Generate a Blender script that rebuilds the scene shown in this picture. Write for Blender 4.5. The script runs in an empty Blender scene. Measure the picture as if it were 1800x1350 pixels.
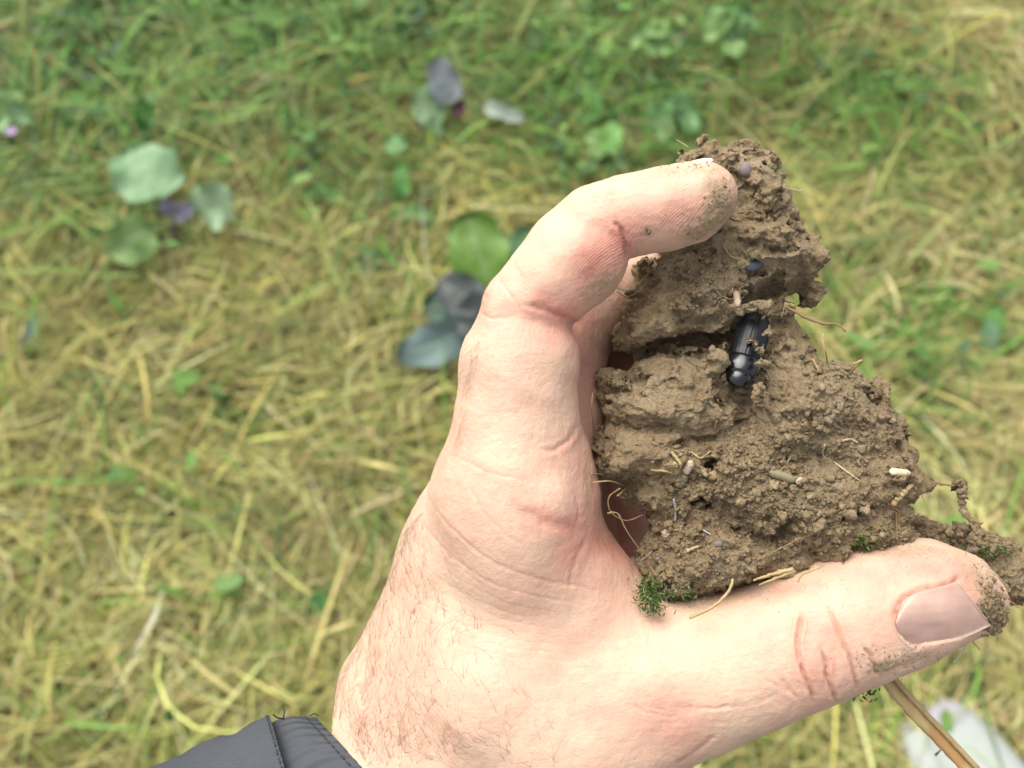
import bpy, math, random
import numpy as np
from mathutils import Vector, Matrix, Euler
from mathutils.bvhtree import BVHTree

S = bpy.context.scene
COL = S.collection
# ------------------------------------------------------------------ camera
F = 1500.0                       # focal length in pixels of the 1800 x 1350 photograph
CAM = np.array([0.0, 0.0, 1.35])
TILT = math.radians(25.0)        # 0 would look straight down
cam_data = bpy.data.cameras.new('camera')
cam = bpy.data.objects.new('camera', cam_data)
COL.objects.link(cam)
cam.location = CAM.tolist()
cam.rotation_euler = (TILT, 0, 0)
cam_data.sensor_width = 36.0
cam_data.lens = F / 1800 * 36
cam_data.clip_start = 0.01
cam_data.clip_end = 200
cam_data.dof.use_dof = True
cam_data.dof.focus_distance = 0.190
cam_data.dof.aperture_fstop = 12.8
S.camera = cam
# ------------------------------------------------------------------ world and sun (bright overcast day)
SUN_EL, SUN_AZ = math.radians(58), math.radians(-38)      # azimuth from +Y towards +X
world = bpy.data.worlds.new('World'); S.world = world
world.use_nodes = True
wn, wl = world.node_tree.nodes, world.node_tree.links
wn.clear()
sky = wn.new('ShaderNodeTexSky'); sky.sky_type = 'NISHITA'; sky.sun_disc = False
sky.sun_elevation = SUN_EL; sky.sun_rotation = SUN_AZ
sky.air_density = 1.0; sky.dust_density = 3.0; sky.ozone_density = 1.0
hs = wn.new('ShaderNodeHueSaturation'); hs.inputs['Saturation'].default_value = 0.30
bg = wn.new('ShaderNodeBackground'); bg.inputs['Strength'].default_value = 0.10
wo = wn.new('ShaderNodeOutputWorld')
wl.new(sky.outputs[0], hs.inputs['Color']); wl.new(hs.outputs[0], bg.inputs['Color']); wl.new(bg.outputs[0], wo.inputs[0])
sd = bpy.data.lights.new('sun', 'SUN'); sd.energy = 1.5; sd.angle = math.radians(55); sd.color = (1.0, 0.96, 0.90)
sun = bpy.data.objects.new('sun', sd); COL.objects.link(sun)
sdir = Vector((math.cos(SUN_EL) * math.sin(SUN_AZ), math.cos(SUN_EL) * math.cos(SUN_AZ), math.sin(SUN_EL)))
sun.rotation_euler = sdir.to_track_quat('Z', 'Y').to_euler()
sun.location = (0, 0, 5)
S.view_settings.view_transform = 'Standard'
S.view_settings.look = 'None'
S.view_settings.exposure = 1.34
S.view_settings.gamma = 1.0
S.view_settings.use_curve_mapping = False
# ------------------------------------------------------------------ geometry helpers
RNG = np.random.default_rng(7)
R = np.array(Matrix.Rotation(TILT, 3, 'X'))

def unp(px, py, D):
    """pixel + depth (mm) -> camera-aligned mm"""
    return np.array([(px - 900) / F * D, -(py - 675) / F * D, -D], float)

def to_world(V):
    return (np.asarray(V, float) @ R.T) * 0.001 + CAM

def proj(W):
    L = (np.asarray(W, float) - CAM) @ R
    d = -L[:, 2]
    return np.stack([900 + F * L[:, 0] / d, 675 - F * L[:, 1] / d, d], 1)

def ground(px, py, z=0.0):
    d = R @ np.array([(px - 900) / F, -(py - 675) / F, -1.0])
    t = (z - CAM[2]) / d[2]
    return CAM + d * t

def make_mesh(name, V, Fc, smooth=True, attrs=None):
    """V (n,3) world, Fc (m,3|4) int array"""
    me = bpy.data.meshes.new(name)
    V = np.asarray(V, np.float32); Fc = np.asarray(Fc, np.int32)
    k = Fc.shape[1]
    me.vertices.add(len(V)); me.vertices.foreach_set('co', V.ravel())
    me.loops.add(Fc.size); me.loops.foreach_set('vertex_index', Fc.ravel())
    me.polygons.add(len(Fc))
    me.polygons.foreach_set('loop_start', np.arange(0, Fc.size, k, dtype=np.int32))
    if smooth: me.polygons.foreach_set('use_smooth', np.ones(len(Fc), bool))
    me.update(calc_edges=True)
    for an, data in (attrs or {}).items():
        data = np.asarray(data, np.float32)
        if data.ndim == 1:
            at = me.attributes.new(an, 'FLOAT', 'POINT'); at.data.foreach_set('value', data)
        else:
            if data.shape[1] == 3: data = np.concatenate([data, np.ones((len(data), 1), np.float32)], 1)
            at = me.attributes.new(an, 'FLOAT_COLOR', 'POINT'); at.data.foreach_set('color', data.ravel())
    return me

def origin(o):
    if o is None: return np.zeros(3)
    return np.array(o.location) + origin(o.parent)

def obj(name, V, Fc, mat, parent=None, smooth=True, attrs=None, **props):
    V = np.asarray(V, float)
    me = make_mesh(name, V - origin(parent), Fc, smooth, attrs)
    me.materials.append(mat)
    o = bpy.data.objects.new(name, me); COL.objects.link(o); o.parent = parent
    for k, v in props.items(): o[k] = v
    return o

def thing(name, loc, label, category, group=None):
    o = bpy.data.objects.new(name, None); COL.objects.link(o)
    o.location = [float(c) for c in loc]; o.empty_display_size = 0.02
    o['label'] = label; o['category'] = category
    if group: o['group'] = group
    return o

class Bag:
    """collects shapes of one mesh (quads or tris kept as quads)"""
    def __init__(s): s.V = []; s.F = []; s.n = 0; s.A = []
    def add(s, V, Fc, a=None):
        V = np.asarray(V, float); Fc = np.asarray(Fc, int)
        if Fc.shape[1] == 4: Fc = np.concatenate([Fc[:, [0, 1, 2]], Fc[:, [0, 2, 3]]])
        s.V.append(V); s.F.append(Fc + s.n); s.n += len(V)
        if a is not None: s.A.append(np.broadcast_to(np.asarray(a, float), (len(V), 3)))
    def get(s): return np.concatenate(s.V), np.concatenate(s.F)
    def attr(s): return {'col': np.concatenate(s.A)} if s.A else None

def catmull(P, n):
    P = np.asarray(P, float)
    Q = np.concatenate([[2 * P[0] - P[1]], P, [2 * P[-1] - P[-2]]])
    out = []
    m = len(P) - 1
    for t in np.linspace(0, m, n):
        i = min(int(t), m - 1); u = t - i
        a, b, c, d = Q[i], Q[i + 1], Q[i + 2], Q[i + 3]
        out.append(0.5 * (2 * b + (c - a) * u + (2 * a - 5 * b + 4 * c - d) * u * u + (3 * b - a - 3 * c + d) * u ** 3))
    return np.array(out)

def tube(P, rad, sides=6, wob=0.0, rng=None, flat=1.0):
    """swept tube along P (n,3) with closed ends"""
    P = np.asarray(P, float); n = len(P)
    rad = np.broadcast_to(np.asarray(rad, float), (n,)).copy()
    T = np.gradient(P, axis=0); T /= np.linalg.norm(T, axis=1)[:, None] + 1e-12
    up = np.array([0.31, 0.22, 0.93])
    A = np.cross(T, up); A /= np.linalg.norm(A, axis=1)[:, None] + 1e-9
    B = np.cross(T, A)
    th = np.linspace(0, 2 * math.pi, sides, endpoint=False)
    r = rad[:, None] * np.ones(sides)[None]
    if wob and rng is not None: r = r * (1 + wob * rng.standard_normal(r.shape))
    V = P[:, None] + r[..., None] * (np.cos(th)[None, :, None] * A[:, None] + flat * np.sin(th)[None, :, None] * B[:, None])
    V = V.reshape(-1, 3)
    i = np.arange(n - 1)[:, None] * sides; j = np.arange(sides)[None]; j2 = (j + 1) % sides
    Fq = np.stack([i + j, i + j2, i + sides + j2, i + sides + j], -1).reshape(-1, 4)
    V = np.concatenate([V, P[:1] - T[:1] * rad[0] * .5, P[-1:] + T[-1:] * rad[-1] * .5])
    a, b = len(V) - 2, len(V) - 1
    jj = np.arange(sides); kk = (jj + 1) % sides
    c0 = np.stack([np.full(sides, a), kk, jj, jj], 1); base = (n - 1) * sides
    c1 = np.stack([np.full(sides, b), base + jj, base + kk, base + kk], 1)
    Ft = np.concatenate([Fq[:, [0, 1, 2]], Fq[:, [0, 2, 3]], c0[:, :3], c1[:, :3]])
    return V, Ft

# gradient noise -----------------------------------------------------
_pr = np.random.default_rng(11)
_perm = np.tile(_pr.permutation(256), 3)
_g = _pr.standard_normal((256, 3)); _g /= np.linalg.norm(_g, axis=1)[:, None]
_g = _g.astype(np.float32)
def noise3(P):
    P = np.asarray(P, np.float32)
    I = np.floor(P).astype(np.int32); f = P - I; I &= 255
    w = f * f * f * (f * (f * 6 - 15) + 10)
    out = np.zeros(len(P), np.float32)
    for dx in (0, 1):
        wx = w[:, 0] if dx else 1 - w[:, 0]
        hx = _perm[I[:, 0] + dx]
        for dy in (0, 1):
            wy = w[:, 1] if dy else 1 - w[:, 1]
            hy = _perm[hx + I[:, 1] + dy]
            for dz in (0, 1):
                wz = w[:, 2] if dz else 1 - w[:, 2]
                g = _g[_perm[hy + I[:, 2] + dz]]
                d = g[:, 0] * (f[:, 0] - dx) + g[:, 1] * (f[:, 1] - dy) + g[:, 2] * (f[:, 2] - dz)
                out += wx * wy * wz * d
    return out * 1.5
def fbm(P, octs=4, lac=2.03, gain=0.5):
    P = np.asarray(P, np.float32); s = 0; a = 1
    for k in range(octs):
        s = s + a * noise3(P * lac ** k + 17.3 * k); a *= gain
    return s
def worley(P, seed=0):
    """F1, F2 distances"""
    P = np.asarray(P, np.float32)
    I = np.floor(P).astype(np.int32)
    F1 = np.full(len(P), 9, np.float32); F2 = F1.copy()
    rr = np.random.default_rng(seed).random((256, 3)).astype(np.float32)
    for dx in (-1, 0, 1):
        for dy in (-1, 0, 1):
            for dz in (-1, 0, 1):
                C = I + (dx, dy, dz)
                h = _perm[_perm[_perm[C[:, 0] & 255] + (C[:, 1] & 255)] + (C[:, 2] & 255)]
                q = C + rr[h] - P
                d = np.sqrt((q * q).sum(1))
                n1 = d < F1
                F2 = np.where(n1, F1, np.minimum(F2, d)); F1 = np.where(n1, d, F1)
    return F1, F2

# implicit surfaces ---------------------------------------------------
def surface_nets(f, org, h):
    """f (nx,ny,nz): inside < 0. Returns vertices (mm) and quads."""
    s = f < 0
    nx, ny, nz = f.shape
    c = [s[i:nx - 1 + i, j:ny - 1 + j, k:nz - 1 + k] for i in (0, 1) for j in (0, 1) for k in (0, 1)]
    cnt = sum(x.astype(np.int8) for x in c)
    act = (cnt > 0) & (cnt < 8)
    idx = np.full(act.shape, -1, np.int32)
    A = np.argwhere(act); idx[act] = np.arange(len(A))
    acc = np.zeros((len(A), 3)); num = np.zeros(len(A))
    cor = [(0,0,0),(0,0,1),(0,1,0),(0,1,1),(1,0,0),(1,0,1),(1,1,0),(1,1,1)]
    vals = [f[A[:, 0] + a, A[:, 1] + b, A[:, 2] + d] for a, b, d in cor]
    for p in range(8):
        for q in range(p + 1, 8):
            dc = np.array(cor[q]) - np.array(cor[p])
            if np.abs(dc).sum() != 1: continue
            m = (vals[p] < 0) != (vals[q] < 0)
            t = vals[p][m] / (vals[p][m] - vals[q][m])
            acc[m] += np.array(cor[p]) + t[:, None] * dc; num[m] += 1
    V = (A + acc / num[:, None]) * h + org
    Q = []
    for ax in range(3):
        sl0 = [slice(None)] * 3; sl1 = [slice(None)] * 3
        sl0[ax] = slice(0, -1); sl1[ax] = slice(1, None)
        a, b = s[tuple(sl0)], s[tuple(sl1)]
        E = np.argwhere(a != b); fl = a[a != b]
        u, v = [(1, 2), (2, 0), (0, 1)][ax]
        ok = (E[:, u] > 0) & (E[:, v] > 0) & (E[:, u] < f.shape[u] - 1) & (E[:, v] < f.shape[v] - 1)
        E = E[ok]; fl = fl[ok]
        def cell(du, dv):
            C = E.copy(); C[:, u] -= du; C[:, v] -= dv
            return idx[C[:, 0], C[:, 1], C[:, 2]]
        q = np.stack([cell(1, 1), cell(0, 1), cell(0, 0), cell(1, 0)], 1)
        q[~fl] = q[~fl][:, ::-1]
        Q.append(q)
    return V, np.concatenate(Q)

def smin(a, b, k):
    h = np.clip(0.5 + 0.5 * (b - a) / k, 0, 1)
    return b + (a - b) * h - k * h * (1 - h)

class Field:
    def __init__(s, lo, hi, h):
        s.lo = np.array(lo, float); s.h = h
        s.n = np.ceil((np.array(hi) - s.lo) / h).astype(int) + 1
        s.f = np.full(s.n, 50.0, np.float32)
        s.ax = [s.lo[i] + h * np.arange(s.n[i]) for i in range(3)]
    def box(s, lo, hi):
        a = np.maximum(((np.array(lo) - s.lo) / s.h).astype(int), 0)
        b = np.minimum(((np.array(hi) - s.lo) / s.h).astype(int) + 2, s.n)
        sl = tuple(slice(a[i], max(b[i], a[i])) for i in range(3))
        X, Y, Z = np.meshgrid(*[s.ax[i][sl[i]].astype(np.float32) for i in range(3)], indexing='ij', sparse=True)
        return sl, X, Y, Z
    def cone(s, a, ra, b, rb, k=3.0, zf=1.0, cut=False):
        """tapered capsule; zf < 1 flattens it along the view axis"""
        a = np.array(a, float); b = np.array(b, float)
        m = max(ra, rb) + (14 if not cut else 5)
        sl, X, Y, Z = s.box(np.minimum(a, b) - m, np.maximum(a, b) + m)
        d = b - a; L2 = float(d[0] ** 2 + d[1] ** 2 + d[2] ** 2) + 1e-6
        px, py, pz = X - a[0], Y - a[1], Z - a[2]
        t = np.clip((px * d[0] + py * d[1] + pz * d[2]) / L2, 0, 1)
        q = np.sqrt((px - t * d[0]) ** 2 + (py - t * d[1]) ** 2 + ((pz - t * d[2]) / zf) ** 2)
        v = q - (ra + (rb - ra) * t)
        g = s.f[sl]
        s.f[sl] = -smin(-g, v, k) if cut else smin(g, v, k)
    def mesh(s): return surface_nets(s.f, s.lo, s.h)

def smooth_mesh(V, Q, it=2, lam=0.5):
    e = np.concatenate([Q[:, [0, 1]], Q[:, [1, 2]], Q[:, [2, 3]], Q[:, [3, 0]]])
    for _ in range(it):
        acc = np.zeros_like(V); n = np.zeros(len(V))
        for a, b in ((0, 1), (1, 0)):
            for c in range(3): acc[:, c] += np.bincount(e[:, a], V[e[:, b], c], len(V))
            n += np.bincount(e[:, a], minlength=len(V))
        V = V + lam * (acc / np.maximum(n, 1)[:, None] - V)
    return V

def subdiv(V, Q):
    """split every quad in four (linear)"""
    E = np.sort(np.concatenate([Q[:, [0, 1]], Q[:, [1, 2]], Q[:, [2, 3]], Q[:, [3, 0]]]), 1)
    key = E[:, 0].astype(np.int64) * len(V) + E[:, 1]
    uk, inv = np.unique(key, return_inverse=True)
    em = 0.5 * (V[uk // len(V)] + V[uk % len(V)])
    n = len(V); m = len(uk); q = len(Q)
    fm = V[Q].mean(1)
    e = inv.reshape(4, q) + n; c = np.arange(q) + n + m
    F2 = np.concatenate([np.stack([Q[:, i], e[i], c, e[i - 1]], 1) for i in range(4)])
    return np.concatenate([V, em, fm]), F2

def vnormals(V, Q):
    fn = np.cross(V[Q[:, 2]] - V[Q[:, 0]], V[Q[:, 3 if Q.shape[1] == 4 else 1]] - V[Q[:, 1 if Q.shape[1] == 4 else 0]])
    if Q.shape[1] == 3: fn = np.cross(V[Q[:, 1]] - V[Q[:, 0]], V[Q[:, 2]] - V[Q[:, 0]])
    N = np.zeros_like(V)
    for k in range(Q.shape[1]):
        for c in range(3): N[:, c] += np.bincount(Q[:, k], fn[:, c], len(V))
    return N / (np.linalg.norm(N, axis=1)[:, None] + 1e-12)

def line_dist(PX, pl):
    """distance in px from points (n,2) to polyline"""
    d = np.full(len(PX), 1e9); s = np.zeros(len(PX)); m = len(pl) - 1
    for k, (a, b) in enumerate(zip(pl[:-1], pl[1:])):
        a = np.array(a, float); b = np.array(b, float); ab = b - a
        t = np.clip(((PX - a) @ ab) / (ab @ ab), 0, 1)
        e = np.linalg.norm(PX - a - t[:, None] * ab, axis=1)
        s = np.where(e < d, (k + t) / m, s); d = np.minimum(d, e)
    return d, s

def bvh(V, Q): return BVHTree.FromPolygons(V.tolist(), Q.tolist())
def hit(tree, px, py):
    """ray through a pixel of the photograph onto a built surface: point and normal, in camera-aligned mm"""
    d = unp(px, py, 1.0)
    h = tree.ray_cast(Vector((0, 0, 0)), Vector(d))
    if h[0] is None: return None, None
    return np.array(h[0]), np.array(h[1])

# material helpers ------------------------------------------------------
class Mat:
    def __init__(s, name, rough=0.6, spec=0.5):
        s.m = bpy.data.materials.new(name); s.m.use_nodes = True
        s.t = s.m.node_tree; s.n = s.t.nodes; s.l = s.t.links
        s.b = s.n['Principled BSDF']
        s.b.inputs['Roughness'].default_value = rough
        s.b.inputs['Specular IOR Level'].default_value = spec
        s.co = s.n.new('ShaderNodeTexCoord').outputs['Object']
    def node(s, t, **kw):
        n = s.n.new(t)
        for k, v in kw.items():
            if k in n.inputs: n.inputs[k].default_value = v
            else: setattr(n, k, v)
        return n
    def noise(s, scale, detail=4, rough=0.6, co=None, dist=0.0):
        n = s.node('ShaderNodeTexNoise', Scale=scale, Detail=detail, Roughness=rough, Distortion=dist)
        s.l.new(co or s.co, n.inputs['Vector']); return n.outputs['Fac']
    def voro(s, scale, feature='F1', co=None, rnd=1.0):
        n = s.n.new('ShaderNodeTexVoronoi'); n.feature = feature
        n.inputs['Scale'].default_value = scale; n.inputs['Randomness'].default_value = rnd
        s.l.new(co or s.co, n.inputs['Vector']); return n
    def ramp(s, fac, stops):
        n = s.n.new('ShaderNodeValToRGB'); cr = n.color_ramp
        while len(cr.elements) < len(stops): cr.elements.new(0.5)
        for e, (p, c) in zip(cr.elements, stops):
            e.position = p; e.color = (*c, 1) if len(c) == 3 else c
        s.l.new(fac, n.inputs[0]); return n.outputs[0]
    def mix(s, fac, a, b, mode='MIX'):
        n = s.n.new('ShaderNodeMix'); n.data_type = 'RGBA'; n.blend_type = mode
        for sock, v in ((n.inputs[0], fac), (n.inputs[6], a), (n.inputs[7], b)):
            if hasattr(v, 'links'): s.l.new(v, sock)
            elif isinstance(v, (int, float)): sock.default_value = v
            else: sock.default_value = (*v, 1)
        return n.outputs[2]
    def math(s, op, a, b=0.0, c=None):
        n = s.n.new('ShaderNodeMath'); n.operation = op
        for i, v in enumerate((a, b) if c is None else (a, b, c)):
            if hasattr(v, 'links'): s.l.new(v, n.inputs[i])
            else: n.inputs[i].default_value = v
        return n.outputs[0]
    def attr(s, name, out='Color'):
        n = s.n.new('ShaderNodeAttribute'); n.attribute_name = name; return n.outputs[out]
    def scaled(s, v):
        n = s.n.new('ShaderNodeMapping'); n.inputs['Scale'].default_value = v
        s.l.new(s.co, n.inputs['Vector']); return n.outputs[0]
    def color(s, c):
        if hasattr(c, 'links'): s.l.new(c, s.b.inputs['Base Color'])
        else: s.b.inputs['Base Color'].default_value = (*c, 1)
    def bump(s, hsock, dist, strength=1.0, prev=None):
        n = s.n.new('ShaderNodeBump'); n.inputs['Distance'].default_value = dist; n.inputs['Strength'].default_value = strength
        s.l.new(hsock, n.inputs['Height'])
        if prev is not None: s.l.new(prev, n.inputs['Normal'])
        s.l.new(n.outputs[0], s.b.inputs['Normal']); return n.outputs[0]
# ------------------------------------------------------------------ the hand
HB = to_world(unp(800, 1500, 215))                         # where the wrist enters from the sleeve
person = thing('person', HB, "left hand with hairy wrist and dark grey jacket sleeve, gripping a soil lump", 'person')

def skin_material():
    m = Mat('skin', 0.5, 0.35)
    a = m.n.new('ShaderNodeSeparateColor'); m.l.new(m.attr('col'), a.inputs[0])
    red, dirt, crease = a.outputs
    mott = m.noise(70, 4, 0.6); fine = m.noise(420, 4, 0.6)
    r = m.math('ADD', red, m.math('MULTIPLY', m.math('SUBTRACT', mott, 0.5), 0.9))
    r = m.math('ADD', r, m.math('MULTIPLY', m.math('SUBTRACT', fine, 0.5), 0.35))
    c = m.ramp(r, [(0.0, (0.67, 0.475, 0.335)), (0.30, (0.64, 0.405, 0.29)), (0.7, (0.60, 0.305, 0.225)), (1.0, (0.52, 0.215, 0.155))])
    spot = m.ramp(m.voro(260).outputs['Distance'], [(0.0, (1, 1, 1)), (0.10, (0, 0, 0))])
    c = m.mix(m.math('MULTIPLY', spot, 0.22), c, (0.55, 0.27, 0.17))
    c = m.mix(crease, c, (0.38, 0.16, 0.10))
    dn = m.noise(900, 5, 0.75); dn2 = m.noise(230, 4, 0.7)
    dm = m.math('MULTIPLY', dirt, m.math('MULTIPLY', dn, m.math('MULTIPLY', dn2, 3.6)))
    dm = m.ramp(dm, [(0.18, (0, 0, 0)), (0.75, (1, 1, 1))])
    c = m.mix(dm, c, (0.35, 0.25, 0.15))
    m.color(c)
    b = m.b.inputs
    b['Subsurface Weight'].default_value = 0.45
    b['Subsurface Radius'].default_value = (1.0, 0.32, 0.16)
    b['Subsurface Scale'].default_value = 0.0014
    m.l.new(m.math('MULTIPLY_ADD', dm, 0.3, 0.48), b['Roughness'])
    # fine skin lines: two stretched noises across each other, pores, larger wrinkles
    co1 = m.scaled((900, 260, 500)); co2 = m.scaled((240, 850, 500))
    l1 = m.noise(1.0, 2, 0.5, co1); l2 = m.noise(1.0, 2, 0.5, co2)
    v = m.voro(1150, 'DISTANCE_TO_EDGE').outputs['Distance']
    vv = m.ramp(v, [(0.0, (0, 0, 0)), (0.16, (1, 1, 1))])
    h = m.math('ADD', m.math('MULTIPLY', l1, 0.9), m.math('ADD', m.math('MULTIPLY', l2, 0.9), m.math('MULTIPLY', vv, 0.35)))
    h = m.math('ADD', h, m.math('MULTIPLY', dm, 0.8))
    wv = m.n.new('ShaderNodeTexWave'); wv.inputs['Scale'].default_value = 780; wv.inputs['Distortion'].default_value = 9; wv.inputs['Detail Scale'].default_value = .12; wv.inputs['Detail'].default_value = 1
    mpn = m.n.new('ShaderNodeMapping'); mpn.inputs['Rotation'].default_value = (0, .3, .9); m.l.new(m.co, mpn.inputs[0]); m.l.new(mpn.outputs[0], wv.inputs[0])
    h = m.math('ADD', h, m.math('MULTIPLY', m.math('MULTIPLY', wv.outputs['Fac'], m.attr('ridge', 'Fac')), 0.6))
    m.bump(h, 0.00012, 0.8)
    return m.m
SKIN = skin_material()

fld = Field((-44, -112, -272), (128, 56, -166), 0.62)
def cap(x1, y1, d1, r1, x2, y2, d2, r2, k=3.0, zf=1.0, cut=False):
    fld.cone(unp(x1, y1, d1), r1 * d1 / F, unp(x2, y2, d2), r2 * d2 / F, k, zf, cut)
def chain(pts, k=3.0, zf=1.0):
    for a, b in zip(pts[:-1], pts[1:]): cap(*a, *b, k=k, zf=zf)
# far fingers first (ring, little, middle), they wrap behind the soil
chain([(1020, 900, 246, 84), (1030, 700, 252, 62), (1100, 590, 252, 56), (1240, 560, 250, 52)], 2.0)
chain([(990, 900, 230, 96), (1012, 690, 236, 66), (1050, 640, 236, 62), (1170, 560, 238, 60), (1330, 540, 240, 52)], 2.0)
chain([(950, 860, 214, 105), (985, 720, 216, 78), (998, 640, 217, 68)], 3.0)
chain([(1000, 625, 217, 66), (1030, 560, 219, 62), (1120, 480, 221, 62), (1240, 440, 226, 58)], 1.2)
chain([(1060, 860, 258, 74), (1130, 860, 258, 80), (1150, 1010, 250, 90)], 6.0)
chain([(1000, 840, 246, 90), (1060, 1000, 246, 110), (1100, 1150, 236, 120)], 8.0)
# palm plate and wrist
chain([(893, 872, 205, 138), (870, 1000, 214, 160), (850, 1200, 219, 214), (800, 1340, 222, 238), (700, 1560, 226, 250), (560, 1800, 230, 262)], 10, 0.80)
chain([(960, 1000, 236, 150), (950, 1250, 236, 190), (880, 1500, 236, 200)], 10, 0.9)
# index metacarpal head, proximal phalanx
chain([(918, 975, 199, 118), (912, 905, 197, 123), (905, 836, 196, 124)], 7)
chain([(905, 860, 197, 128), (907, 800, 196, 112), (908, 735, 195, 104), (914, 650, 194, 101), (930, 622, 193, 86)], 3.0)
cap(903, 610, 193, 82, 915, 548, 192, 70, 3)
cap(985, 860, 197, 56, 990, 800, 197, 40, 4)
# middle and distal phalanx: a firm fold where they meet on the palm side
chain([(928, 540, 192, 78), (972, 494, 191, 82), (1012, 459, 190, 85), (1030, 447, 189, 76)], 0.8)
cap(985, 440, 191, 60, 1018, 402, 190, 56, 3)
chain([(1048, 396, 189, 71), (1110, 379, 188, 71), (1165, 370, 187, 73), (1212, 356, 187, 71), (1232, 347, 187, 62)], 0.7)
# thumb: web, metacarpal, phalanges, broad tip
chain([(935, 985, 202, 96), (1000, 1050, 204, 104), (1100, 1135, 204, 112)], 9)
chain([(900, 1190, 206, 165), (1006, 1262, 208, 166), (1010, 1380, 216, 152), (990, 1600, 230, 155)], 8)
chain([(1000, 1256, 206, 160), (1110, 1204, 204, 140), (1215, 1182, 201, 121), (1310, 1157, 199, 115)], 7)
chain([(1215, 1182, 201, 121), (1310, 1157, 199, 115), (1400, 1127, 197, 111), (1475, 1094, 196, 112), (1525, 1076, 196, 108), (1585, 1056, 196, 104), (1638, 1046, 196, 91), (1688, 1048, 196, 69), (1714, 1062, 196, 49)], 3.0)
HV, HQ = fld.mesh()
HV = smooth_mesh(HV, HQ, 2)
# relief authored over the surface: (polyline, width, depth in mm, redness)
N0 = vnormals(HV, HQ)
HV, HQ = subdiv(HV, HQ)
HV = smooth_mesh(HV, HQ, 1, 0.4)
N0 = vnormals(HV, HQ)
W0 = to_world(HV); PP = proj(W0); PX = PP[:, :2]
face = np.clip((N0 * (-HV / np.linalg.norm(HV, axis=1)[:, None])).sum(1) * 3 + .3, 0, 1)
front = (PP[:, 2] < 0.222) 
lowf = fbm(HV * 0.09, 3)
HV = HV + N0 * (lowf * 0.35)[:, None]
CR = [
 ([(1080, 388), (1090, 402), (1097, 418), (1101, 436), (1102, 456)], 4.0, 1.3, .7),
 ([(925, 536), (955, 544), (978, 554), (998, 562), (1022, 572)], 5.5, 0.9, .8),
 ([(845, 552), (870, 560), (900, 556)], 3.0, 0.45, .3),
 ([(850, 520), (858, 524)], 4.0, 0.5, .3),
 ([(873, 482), (886, 505), (905, 528), (914, 545)], 3.0, 0.45, .35),
 ([(898, 455), (908, 472), (920, 488)], 3.0, 0.4, .3),
 ([(940, 408), (955, 420)], 3.0, 0.3, .2),
 ([(1012, 745), (1004, 768), (985, 785), (955, 795)], 4.0, 0.7, .4),
 ([(795, 800), (860, 830), (905, 840), (935, 848)], 3.0, 0.35, .3),
 ([(905, 895), (940, 908), (965, 920), (995, 924), (1030, 945)], 9.0, 0.75, .4),
 ([(1030, 950), (1015, 975), (1005, 1005), (1001, 1040)], 4.0, 0.55, .35),
 ([(1005, 860), (1015, 900), (1012, 930)], 3.0, 0.4, .3),
 ([(755, 880), (800, 935), (860, 985), (940, 1015), (1010, 1030), (1060, 1040)], 3.5, 0.45, .25),
 ([(735, 915), (790, 975), (860, 1022), (950, 1050), (1020, 1060)], 3.0, 0.35, .15),
 ([(820, 850), (850, 900), (890, 940), (925, 960)], 3.0, 0.3, .25),
 ([(1411, 1072), (1405, 1105), (1402, 1140), (1411, 1180), (1424, 1212), (1432, 1240)], 3.6, 1.35, .8),
 ([(1457, 1070), (1470, 1100), (1482, 1130), (1496, 1160), (1502, 1190), (1508, 1215)], 3.4, 1.2, .6),
 ([(1443, 1140), (1452, 1165), (1453, 1188), (1462, 1212), (1470, 1235)], 3.4, 1.25, .7),
 ([(1518, 1138), (1530, 1152), (1538, 1172), (1544, 1192)], 3.2, 1.0, .5),
 ([(1375, 1190), (1385, 1210), (1400, 1228)], 3.5, 0.6, .3),
 ([(1345, 1195), (1380, 1215)], 3.0, 0.25, .2),
 ([(1185, 1345), (1230, 1318), (1262, 1292)], 4.0, 0.5, .3),
]
for k in range(7):                                          # parallel folds over the wrist and web
    o_ = k * 17
    CR.append(([(715 - o_ * .55, 935 + o_), (780 - o_ * .4, 1000 + o_ * 1.05), (880, 1055 + o_ * .95), (990, 1080 + o_ * .8)], 2.4, 0.17, .03))
for k in range(6):
    x = 1150 + 34 * k
    CR.append(([(x - 60, 1235 + k * 2), (x, 1255 - k * 3), (x + 50, 1262 - k * 9)], 3.0, 0.2, .05))
NAIL = [(1576, 1078), (1582, 1060), (1598, 1046), (1630, 1036), (1656, 1031), (1681, 1020), (1700, 1042), (1722, 1068), (1748, 1098), (1716, 1112), (1680, 1124), (1640, 1134), (1617, 1136), (1600, 1126), (1586, 1106)]
NP1 = NAIL[12:] + NAIL[:6]; NP2 = NAIL[5:9]
CR.append((NP1, 5.0, 0.85, .35)); CR.append((NP2, 5.0, 0.6, .2))
disp = np.zeros(len(HV)); red = np.zeros(len(HV)); cre = np.zeros(len(HV)); dirt = np.zeros(len(HV))
wob = np.stack([noise3(HV * 0.55), noise3(HV * 0.55 + 40)], 1) * 3.0
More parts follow.
